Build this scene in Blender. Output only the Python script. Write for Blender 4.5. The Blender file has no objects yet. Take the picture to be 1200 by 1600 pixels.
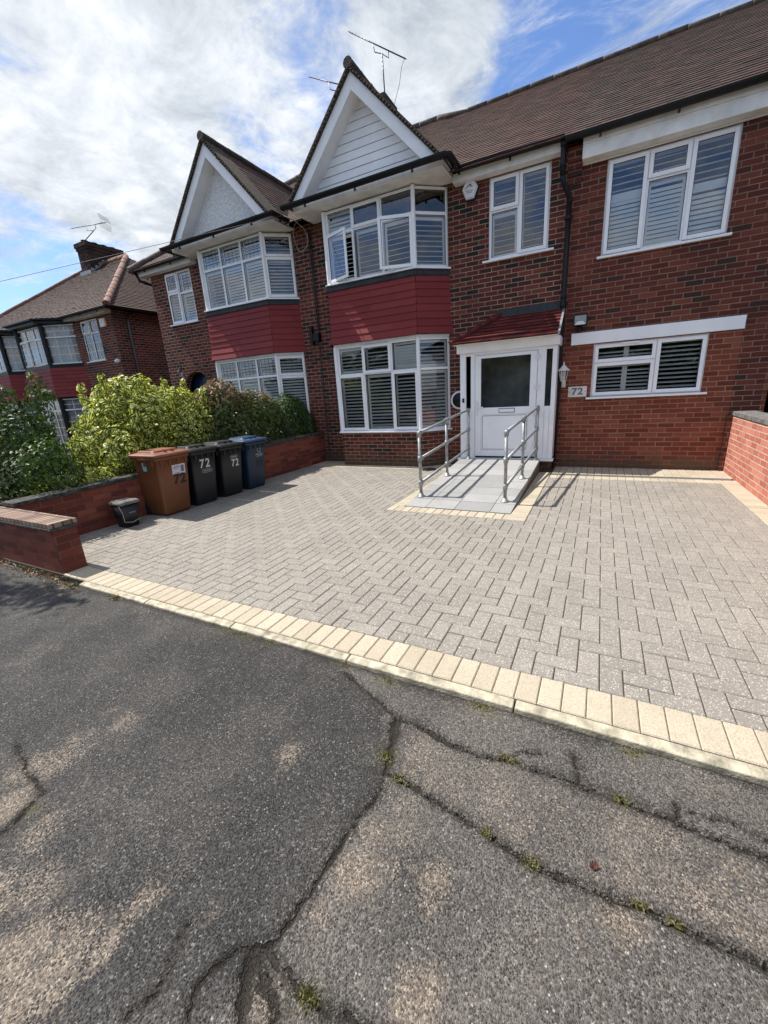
import bpy, math, random
import numpy as np
from mathutils import Vector, Matrix
random.seed(7); rng = np.random.default_rng(7)
scene = bpy.context.scene
R = math.radians

# ------------------------------------------------------------------ camera
cam_data = bpy.data.cameras.new("camera"); cam = bpy.data.objects.new("camera", cam_data)
scene.collection.objects.link(cam); scene.camera = cam
cam_data.sensor_fit = 'HORIZONTAL'; cam_data.sensor_width = 36.0
cam_data.lens = 635.285 / 1200 * 36.0
cam_data.clip_start = 0.05; cam_data.clip_end = 2000
CR = Vector((0.8889652, 0.45386489, -0.06121715)); CU = Vector((-0.07648278, 0.27891893, 0.95726413)); CF = Vector((-0.45154321, 0.84629244, -0.28266207))
m = Matrix((CR, CU, -CF)).transposed().to_4x4(); m.translation = Vector((0.676, -7.542, 1.418)); cam.matrix_world = m
scene.render.resolution_x = 768; scene.render.resolution_y = 1024
scene.view_settings.view_transform = 'Standard'; scene.view_settings.look = 'None'
scene.view_settings.exposure = 0.5; scene.view_settings.gamma = 1.0
try:
    scene.cycles.max_bounces = 8; scene.cycles.transparent_max_bounces = 24
except Exception: pass

# ------------------------------------------------------------------ sun and sky
SUN_EL, SUN_AZ = R(57.5), R(5.0)                  # azimuth in front of the facade line
to_sun = Vector((-math.cos(SUN_EL) * math.cos(SUN_AZ), -math.cos(SUN_EL) * math.sin(SUN_AZ), math.sin(SUN_EL)))
sl = bpy.data.lights.new("sun", 'SUN'); sl.energy = 4.9; sl.angle = R(0.55); sl.color = (1.0, 0.95, 0.87)
so = bpy.data.objects.new("sun", sl); scene.collection.objects.link(so)
so.rotation_euler = to_sun.to_track_quat('Z', 'Y').to_euler()

world = bpy.data.worlds.new("World"); scene.world = world; world.use_nodes = True
def wsky():
    nt = world.node_tree; N = nt.nodes; L = nt.links; N.clear()
    out = N.new('ShaderNodeOutputWorld'); bg = N.new('ShaderNodeBackground'); bg.inputs[1].default_value = 0.1
    sky = N.new('ShaderNodeTexSky'); sky.sky_type = 'NISHITA'; sky.sun_disc = False
    sky.sun_elevation = SUN_EL; sky.sun_rotation = math.atan2(to_sun.x, to_sun.y)
    sky.dust_density = 0.6; sky.ozone_density = 1.6
    tc = N.new('ShaderNodeTexCoord'); sep = N.new('ShaderNodeSeparateXYZ'); L.new(tc.outputs['Generated'], sep.inputs[0])
    def mth(op, a, b=None, c=None):
        n = N.new('ShaderNodeMath'); n.operation = op
        for i, v in enumerate((a, b, c)):
            if v is None: continue
            if isinstance(v, (int, float)): n.inputs[i].default_value = v
            else: L.new(v, n.inputs[i])
        return n.outputs[0]
    z = mth('MAXIMUM', sep.outputs[2], 0.02); zz = mth('ADD', z, 0.18)
    comb = N.new('ShaderNodeCombineXYZ'); L.new(mth('DIVIDE', sep.outputs[0], zz), comb.inputs[0]); L.new(mth('DIVIDE', sep.outputs[1], zz), comb.inputs[1])
    comb.inputs[2].default_value = 3.7
    def noise(scale, det, rough, dist=0.0, off=None):
        n = N.new('ShaderNodeTexNoise'); n.inputs['Scale'].default_value = scale; n.inputs['Detail'].default_value = det
        n.inputs['Roughness'].default_value = rough; n.inputs['Distortion'].default_value = dist
        L.new(comb.outputs[0], n.inputs['Vector']); return n.outputs[0]
    n1 = noise(1.5, 10, 0.64, 0.5); n2 = noise(5.5, 9, 0.68, 0.35); n3 = noise(1.7, 7, 0.62, 0.8)
    def blob(d, r0, r1):                           # 1 near direction d, 0 away
        v = N.new('ShaderNodeVectorMath'); v.operation = 'DOT_PRODUCT'; L.new(tc.outputs['Generated'], v.inputs[0])
        dv = Vector(d).normalized(); v.inputs[1].default_value = dv
        mr = N.new('ShaderNodeMapRange'); mr.interpolation_type = 'SMOOTHSTEP'
        mr.inputs[1].default_value = math.cos(r1); mr.inputs[2].default_value = math.cos(r0); L.new(v.outputs['Value'], mr.inputs[0]); return mr.outputs[0]
    hole = blob((0.10, 0.87, 0.48), R(9), R(21)); hole2 = blob((-0.905, 0.37, 0.215), R(2), R(13)); 
    dens = mth('ADD', mth('MULTIPLY', n1, 0.75), mth('MULTIPLY', n2, 0.28))
    dens = mth('SUBTRACT', dens, mth('MULTIPLY', hole, 0.235)); dens = mth('SUBTRACT', dens, mth('MULTIPLY', hole2, 0.11))
    dens = mth('ADD', dens, mth('MULTIPLY', blob((-0.62, 0.62, 0.48), R(10), R(48)), 0.075))
    mr = N.new('ShaderNodeMapRange'); mr.interpolation_type = 'SMOOTHSTEP'; mr.inputs[1].default_value = 0.425; mr.inputs[2].default_value = 0.60; L.new(dens, mr.inputs[0])
    wn = N.new('ShaderNodeTexNoise'); wm = N.new('ShaderNodeMapping'); wm.inputs['Scale'].default_value = (1.2, 3.4, 1); wm.inputs['Rotation'].default_value = (0, 0, 0.9); L.new(comb.outputs[0], wm.inputs[0]); L.new(wm.outputs[0], wn.inputs['Vector'])
    wn.inputs['Scale'].default_value = 2.6; wn.inputs['Detail'].default_value = 9; wn.inputs['Roughness'].default_value = 0.7; wn.inputs['Distortion'].default_value = 0.6
    wmr = N.new('ShaderNodeMapRange'); wmr.interpolation_type = 'SMOOTHSTEP'; wmr.inputs[1].default_value = 0.46; wmr.inputs[2].default_value = 0.74; wmr.inputs[4].default_value = 0.75; L.new(wn.outputs[0], wmr.inputs[0])
    cover = mth('MAXIMUM', mr.outputs[0], wmr.outputs[0])
    shade = N.new('ShaderNodeMapRange'); shade.inputs[1].default_value = 0.37; shade.inputs[2].default_value = 0.64; shade.inputs[3].default_value = 4.2; shade.inputs[4].default_value = 8.2
    L.new(mth('ADD', mth('MULTIPLY', n3, 0.5), mth('MULTIPLY', n2, 0.5)), shade.inputs[0])
    cc = N.new('ShaderNodeCombineColor'); L.new(mth('MULTIPLY_ADD', shade.outputs[0], 1.06, -0.85), cc.inputs[0]); L.new(mth('MULTIPLY_ADD', shade.outputs[0], 1.02, -0.25), cc.inputs[1]); L.new(mth('MULTIPLY_ADD', shade.outputs[0], 0.98, 0.45), cc.inputs[2])
    mix = N.new('ShaderNodeMix'); mix.data_type = 'RGBA'; L.new(cover, mix.inputs[0])
    hsv = N.new('ShaderNodeVectorMath'); hsv.operation = 'MULTIPLY'; hsv.inputs[1].default_value = (0.95, 1.12, 1.42); L.new(sky.outputs[0], hsv.inputs[0])
    L.new(hsv.outputs[0], mix.inputs[6]); L.new(cc.outputs[0], mix.inputs[7])
    L.new(mix.outputs[2], bg.inputs[0]); L.new(bg.outputs[0], out.inputs[0])
wsky()

# ------------------------------------------------------------------ node helpers
class NT:
    def __init__(s, name):
        s.m = bpy.data.materials.new(name); s.m.use_nodes = True; s.t = s.m.node_tree; s.N = s.t.nodes; s.L = s.t.links
        s.b = s.N['Principled BSDF']; s.out = s.N['Material Output']
        s.tc = s.N.new('ShaderNodeTexCoord'); s.geo = s.N.new('ShaderNodeNewGeometry')
    def set(s, sock, v):
        if v is None: return
        if isinstance(v, bpy.types.NodeSocket): s.L.new(v, sock)
        elif isinstance(v, (tuple, list)) and len(v) == 3 and sock.type == 'RGBA': sock.default_value = (*v, 1)
        else: sock.default_value = v
    def math(s, op, a, b=None, c=None, clamp=False):
        n = s.N.new('ShaderNodeMath'); n.operation = op; n.use_clamp = clamp
        for i, v in enumerate((a, b, c)): s.set(n.inputs[i], v)
        return n.outputs[0]
    def noise(s, vec, scale, det=3, rough=0.55, dist=0.0, col=False):
        n = s.N.new('ShaderNodeTexNoise'); s.set(n.inputs['Vector'], vec); n.inputs['Scale'].default_value = scale
        n.inputs['Detail'].default_value = det; n.inputs['Roughness'].default_value = rough; n.inputs['Distortion'].default_value = dist
        return n.outputs[1 if col else 0]
    def voro(s, vec, scale, feature='F1', out='Distance', rnd=1.0):
        n = s.N.new('ShaderNodeTexVoronoi'); n.feature = feature; s.set(n.inputs['Vector'], vec); n.inputs['Scale'].default_value = scale
        n.inputs['Randomness'].default_value = rnd; return n.outputs[out]
    def mr(s, v, a, b, c=0.0, d=1.0, smooth=False):
        n = s.N.new('ShaderNodeMapRange'); n.interpolation_type = 'SMOOTHSTEP' if smooth else 'LINEAR'
        s.set(n.inputs[0], v)
        for i, x in enumerate((a, b, c, d)): n.inputs[i + 1].default_value = x
        return n.outputs[0]
    def ramp(s, v, stops, interp='LINEAR'):
        n = s.N.new('ShaderNodeValToRGB'); s.set(n.inputs[0], v); e = n.color_ramp.elements; n.color_ramp.interpolation = interp
        while len(e) < len(stops): e.new(0.5)
        for x, (p, c) in zip(e, stops): x.position = p; x.color = (*c, 1)
        return n.outputs[0]
    def mix(s, f, a, b, mode='MIX'):
        n = s.N.new('ShaderNodeMix'); n.data_type = 'RGBA'; n.blend_type = mode; s.set(n.inputs[0], f); s.set(n.inputs[6], a); s.set(n.inputs[7], b); return n.outputs[2]
    def attr(s, name, out='Fac'):
        n = s.N.new('ShaderNodeAttribute'); n.attribute_name = name; return n.outputs[out]
    def bump(s, h, strength=0.5, dist=0.01, prev=None):
        n = s.N.new('ShaderNodeBump'); n.inputs['Strength'].default_value = strength; n.inputs['Distance'].default_value = dist
        s.set(n.inputs['Height'], h)
        if prev is not None: s.L.new(prev, n.inputs['Normal'])
        return n.outputs[0]
    def fin(s, col=None, rough=0.8, normal=None, metal=None, spec=None):
        s.set(s.b.inputs['Base Color'], col); s.set(s.b.inputs['Roughness'], rough); s.set(s.b.inputs['Normal'], normal)
        s.set(s.b.inputs['Metallic'], metal); s.set(s.b.inputs['Specular IOR Level'], spec); return s.m

def mat_plain(name, col, rough=0.5, metal=0.0, var=0.12, scale=6.0, bump=0.0, bscale=60.0, spec=0.5):
    n = NT(name); P = n.geo.outputs['Position']
    f = n.noise(P, scale, 5, 0.6); dark = tuple(c * (1 - var * 2.2) for c in col); lite = tuple(min(1, c * (1 + var)) for c in col)
    c = n.mix(n.mr(f, 0.3, 0.7), dark, lite)
    nm = n.bump(n.noise(P, bscale, 4, 0.6), bump, 0.01) if bump else None
    return n.fin(c, rough, nm, metal, spec)

def mat_brick(name, stops, mortar, bw=0.213, rh=0.071, ms=0.0055, msm=0.15, weather=0.35, bump=0.6, soot=(0.03, 0.022, 0.02), stain=0.0):
    n = NT(name); uv = n.tc.outputs['UV']
    wob = n.N.new('ShaderNodeVectorMath'); wob.operation = 'MULTIPLY_ADD'; n.L.new(n.noise(uv, 9, 3, 0.6, col=True), wob.inputs[0]); wob.inputs[1].default_value = (0.006, 0.006, 0); n.L.new(uv, wob.inputs[2])
    wv = wob.outputs[0]
    br = n.N.new('ShaderNodeTexBrick'); n.L.new(wv, br.inputs['Vector']); br.offset = 0.5
    br.inputs['Color1'].default_value = (0, 0, 0, 1); br.inputs['Color2'].default_value = (1, 1, 1, 1); br.inputs['Mortar'].default_value = (0, 0, 0, 1)
    br.inputs['Scale'].default_value = 1; br.inputs['Mortar Size'].default_value = ms; br.inputs['Mortar Smooth'].default_value = msm
    br.inputs['Brick Width'].default_value = bw; br.inputs['Row Height'].default_value = rh; br.inputs['Bias'].default_value = 0
    rnd = n.math('ADD', br.outputs['Color'], n.mr(n.noise(uv, 1.3, 3), 0.35, 0.65, -0.14, 0.14))
    c = n.ramp(rnd, stops)
    fine = n.noise(uv, 55, 5, 0.7)
    c = n.mix(n.mr(fine, 0.3, 0.75, 0, 0.45), c, n.mix(1.0, c, (0.62, 0.55, 0.55), 'MULTIPLY'))
    mort = n.mix(n.mr(n.noise(uv, 3.0, 4), 0.35, 0.7), mortar, tuple(x * 0.55 for x in mortar))
    c = n.mix(br.outputs['Fac'], c, mort)
    big = n.noise(uv, 0.8, 6, 0.65)
    c = n.mix(n.mr(big, 0.5, 0.75, 0, weather), c, soot)
    if stain > 0:                                  # soil splash and damp along the foot of the wall
        sep = n.N.new('ShaderNodeSeparateXYZ'); n.L.new(n.geo.outputs['Position'], sep.inputs[0])
        f = n.math('ADD', sep.outputs[2], n.mr(n.noise(uv, 5, 5), 0.2, 0.8, -0.18, 0.22))
        c = n.mix(n.mr(f, 0.02, 0.33, stain, 0.0, True), c, (0.10, 0.075, 0.05))
    h = n.math('SUBTRACT', n.math('MULTIPLY', fine, 0.22), br.outputs['Fac'])
    return n.fin(c, 0.88, n.bump(h, bump, 0.008), None, 0.25)

def mat_tile(name, a, b, c3, rough=0.75, moss=0.0, speck=0.35):
    n = NT(name); r = n.attr('rnd'); P = n.geo.outputs['Position']
    c = n.ramp(r, [(0.0, a), (0.5, b), (1.0, c3)])
    c = n.mix(n.mr(n.noise(P, 25, 5, 0.7), 0.35, 0.75, 0, speck), c, tuple(x * 0.4 for x in a))
    if moss: c = n.mix(n.mr(n.noise(P, 2.2, 7, 0.75), 0.47, 0.63, 0, moss), c, (0.036, 0.032, 0.024)); c = n.mix(n.mr(n.noise(P, 60, 3, 0.6), 0.66, 0.76, 0, 0.35), c, (0.13, 0.12, 0.10))
    return n.fin(c, rough, n.bump(n.noise(P, 90, 4, 0.7), 0.35, 0.006), None, 0.3)

def mat_paver(name, base, dark, speck, spc=0.5):
    n = NT(name); P = n.geo.outputs['Position']; r = n.attr('rnd')
    c = n.mix(r, base, dark)
    c = n.mix(n.mr(n.noise(P, 1.6, 6, 0.68), 0.45, 0.72, 0, 0.38), c, tuple(x * 0.62 for x in dark))
    v = n.voro(P, 210, out='Color'); sv = n.N.new('ShaderNodeSeparateColor'); n.L.new(v, sv.inputs[0])
    c = n.mix(n.mr(sv.outputs[0], 0.55, 1.0, 0, 0.45), c, tuple(x * 0.5 for x in dark))
    c = n.mix(n.math('MULTIPLY', n.mr(sv.outputs[1], 0.86, 0.93), spc), c, speck)
    h = n.math('ADD', n.voro(P, 150), n.math('MULTIPLY', n.noise(P, 30, 4), 0.5))
    return n.fin(c, 0.85, n.bump(h, 0.35, 0.004), None, 0.3)

def mat_asphalt():
    n = NT('worn_asphalt'); P = n.geo.outputs['Position']
    tan, crack, dark, moss = n.attr('tan'), n.attr('crack'), n.attr('dark'), n.attr('moss')
    mp = n.N.new('ShaderNodeVectorMath'); mp.operation = 'MULTIPLY_ADD'; n.L.new(n.noise(P, 40, 3, 0.5, col=True), mp.inputs[0]); mp.inputs[1].default_value = (0.006, 0.006, 0.006); n.L.new(P, mp.inputs[2]); PV = mp.outputs[0]
    v = n.voro(PV, 190, out='Color'); sv = n.N.new('ShaderNodeSeparateColor'); n.L.new(v, sv.inputs[0])
    d = n.voro(PV, 190); de = n.voro(PV, 190, feature='DISTANCE_TO_EDGE')
    big = n.noise(P, 2.6, 6, 0.65); mid = n.noise(P, 9, 5, 0.7)
    stone = n.ramp(sv.outputs[0], [(0.0, (0.058, 0.052, 0.047)), (0.5, (0.128, 0.115, 0.102)), (0.93, (0.19, 0.172, 0.152)), (1.0, (0.25, 0.235, 0.215))])
    stoned = n.ramp(sv.outputs[0], [(0.0, (0.010, 0.010, 0.0105)), (0.6, (0.028, 0.027, 0.027)), (0.93, (0.060, 0.058, 0.056)), (1.0, (0.20, 0.19, 0.175))])
    dk = n.math('ADD', dark, n.mr(big, 0.35, 0.65, -0.22, 0.22), clamp=True); dk = n.math('MULTIPLY_ADD', n.mr(n.math('SUBTRACT', dk, sv.outputs[1]), -0.25, 0.25), 0.5, n.math('MULTIPLY', dk, 0.5))
    c = n.mix(dk, stone, stoned)
    st = n.N.new('ShaderNodeMapping'); st.inputs['Scale'].default_value = (1.0, 0.45, 1); st.inputs['Rotation'].default_value = (0, 0, 0.35); n.L.new(P, st.inputs[0])
    streak = n.noise(st.outputs[0], 8, 8, 0.72, 0.8)
    t = n.mr(n.math('ADD', tan, n.math('MULTIPLY', n.math('SUBTRACT', streak, 0.5), 1.5)), 0.25, 1.05, 0, 0.95, True)
    t = n.math('MULTIPLY_ADD', n.mr(n.math('SUBTRACT', t, sv.outputs[2]), -0.12, 0.12), 0.8, n.math('MULTIPLY', t, 0.2))
    tanc = n.ramp(sv.outputs[1], [(0.0, (0.075, 0.062, 0.05)), (0.6, (0.22, 0.175, 0.135)), (1.0, (0.38, 0.32, 0.255))])
    c = n.mix(t, c, tanc)
    c = n.mix(n.mr(de, 0.0, 0.09, 0.7, 0.0), c, (0.028, 0.026, 0.025))
    spots = n.voro(P, 48, out='Color'); ss = n.N.new('ShaderNodeSeparateColor'); n.L.new(spots, ss.inputs[0]); sd = n.voro(P, 48)
    c = n.mix(n.math('MULTIPLY', n.mr(ss.outputs[2], 0.86, 0.88), n.mr(sd, 0.10, 0.17, 1.0, 0.0)), c, (0.33, 0.31, 0.285))
    hl = n.math('MULTIPLY', n.attr('halo'), n.mr(n.noise(P, 45, 5, 0.75), 0.30, 0.55)); c = n.mix(n.math('MULTIPLY', n.mr(n.math('SUBTRACT', hl, sv.outputs[2]), -0.18, 0.12), 0.85), c, (0.018, 0.015, 0.012))
    ck = n.math('ADD', crack, n.math('MULTIPLY', n.mr(n.noise(P, 35, 4, 0.7), 0.3, 0.7, -0.5, 0.45), n.mr(crack, 0.0, 0.35)), clamp=True)
    ck = n.mr(ck, 0.35, 0.7)
    dirt = n.mix(n.noise(P, 120, 3), (0.008, 0.007, 0.006), (0.034, 0.026, 0.019))
    c = n.mix(ck, c, dirt)
    ms = n.math('MULTIPLY', moss, n.mr(n.noise(P, 70, 4, 0.7), 0.42, 0.58))
    c = n.mix(ms, c, n.mix(n.noise(P, 200, 2), (0.05, 0.055, 0.014), (0.17, 0.15, 0.04)))
    h = n.math('SUBTRACT', n.math('MULTIPLY', n.mr(d, 0.0, 0.55, 1.0, 0.0), n.mr(sv.outputs[2], 0, 1, 0.35, 1.0)), n.math('MULTIPLY', ck, 0.9))
    nm = n.bump(h, 0.9, 0.0065); nm = n.bump(mid, 0.4, 0.02, nm)
    return n.fin(c, n.mr(sv.outputs[1], 0, 1, 0.6, 0.95), nm, None, 0.35)

def mat_glass(name='window_glass', tint=(0.98, 1.0, 0.99), rmul=1.3, radd=0.03):
    n = NT(name); fr = n.N.new('ShaderNodeFresnel'); fr.inputs[0].default_value = 1.5
    g = n.N.new('ShaderNodeBsdfGlossy'); g.inputs['Roughness'].default_value = 0.02; g.inputs['Color'].default_value = (1, 1, 1, 1)
    n.L.new(n.bump(n.noise(n.geo.outputs['Position'], 1.6, 1), 0.12, 0.01), g.inputs['Normal'])
    tr = n.N.new('ShaderNodeBsdfTransparent'); tr.inputs[0].default_value = (*tint, 1)
    mx = n.N.new('ShaderNodeMixShader'); n.L.new(n.math('MULTIPLY_ADD', fr.outputs[0], rmul, radd, clamp=True), mx.inputs[0])
    n.L.new(tr.outputs[0], mx.inputs[1]); n.L.new(g.outputs[0], mx.inputs[2]); n.L.new(mx.outputs[0], n.out.inputs['Surface']); return n.m

def mat_leaf(name, c1, c2, edge=None, tipc=None, rough=0.45):
    n = NT(name); r = n.attr('rnd'); c = n.mix(r, c1, c2)
    if edge:
        sp = n.N.new('ShaderNodeSeparateXYZ'); n.L.new(n.tc.outputs['UV'], sp.inputs[0])
        a = n.math('ABSOLUTE', n.math('SUBTRACT', sp.outputs[0], 0.5))
        a = n.math('ADD', a, n.mr(n.noise(n.geo.outputs['Position'], 70, 2), 0.3, 0.7, -0.12, 0.12))
        c = n.mix(n.mr(a, 0.13, 0.23), c, edge)
    if tipc: c = n.mix(n.attr('tip'), c, tipc)
    n.fin(c, rough, None, None, 0.4)
    trn = n.N.new('ShaderNodeBsdfTranslucent'); n.set(trn.inputs[0], n.mix(1.0, c, (1.0, 1.0, 0.5), 'MULTIPLY'))
    mx = n.N.new('ShaderNodeMixShader'); mx.inputs[0].default_value = 0.35
    n.L.new(n.b.outputs[0], mx.inputs[1]); n.L.new(trn.outputs[0], mx.inputs[2]); n.L.new(mx.outputs[0], n.out.inputs['Surface']); return n.m

BR_OLD = [(0.0, (0.026, 0.021, 0.02)), (0.13, (0.05, 0.026, 0.023)), (0.26, (0.095, 0.024, 0.020)), (0.65, (0.135, 0.032, 0.025)), (1.0, (0.185, 0.052, 0.036))]
BR_EXT = [(0.0, (0.050, 0.027, 0.022)), (0.06, (0.075, 0.028, 0.022)), (0.20, (0.105, 0.028, 0.021)), (0.65, (0.145, 0.037, 0.026)), (1.0, (0.20, 0.060, 0.040))]
BR_NEW = [(0.0, (0.15, 0.036, 0.024)), (0.5, (0.215, 0.053, 0.033)), (1.0, (0.27, 0.085, 0.052))]
BR_WAL = [(0.0, (0.12, 0.032, 0.024)), (0.5, (0.20, 0.048, 0.030)), (1.0, (0.28, 0.082, 0.048))]
BR_PNK = [(0.0, (0.40, 0.13, 0.09)), (0.5, (0.48, 0.17, 0.12)), (1.0, (0.56, 0.23, 0.16))]
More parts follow.
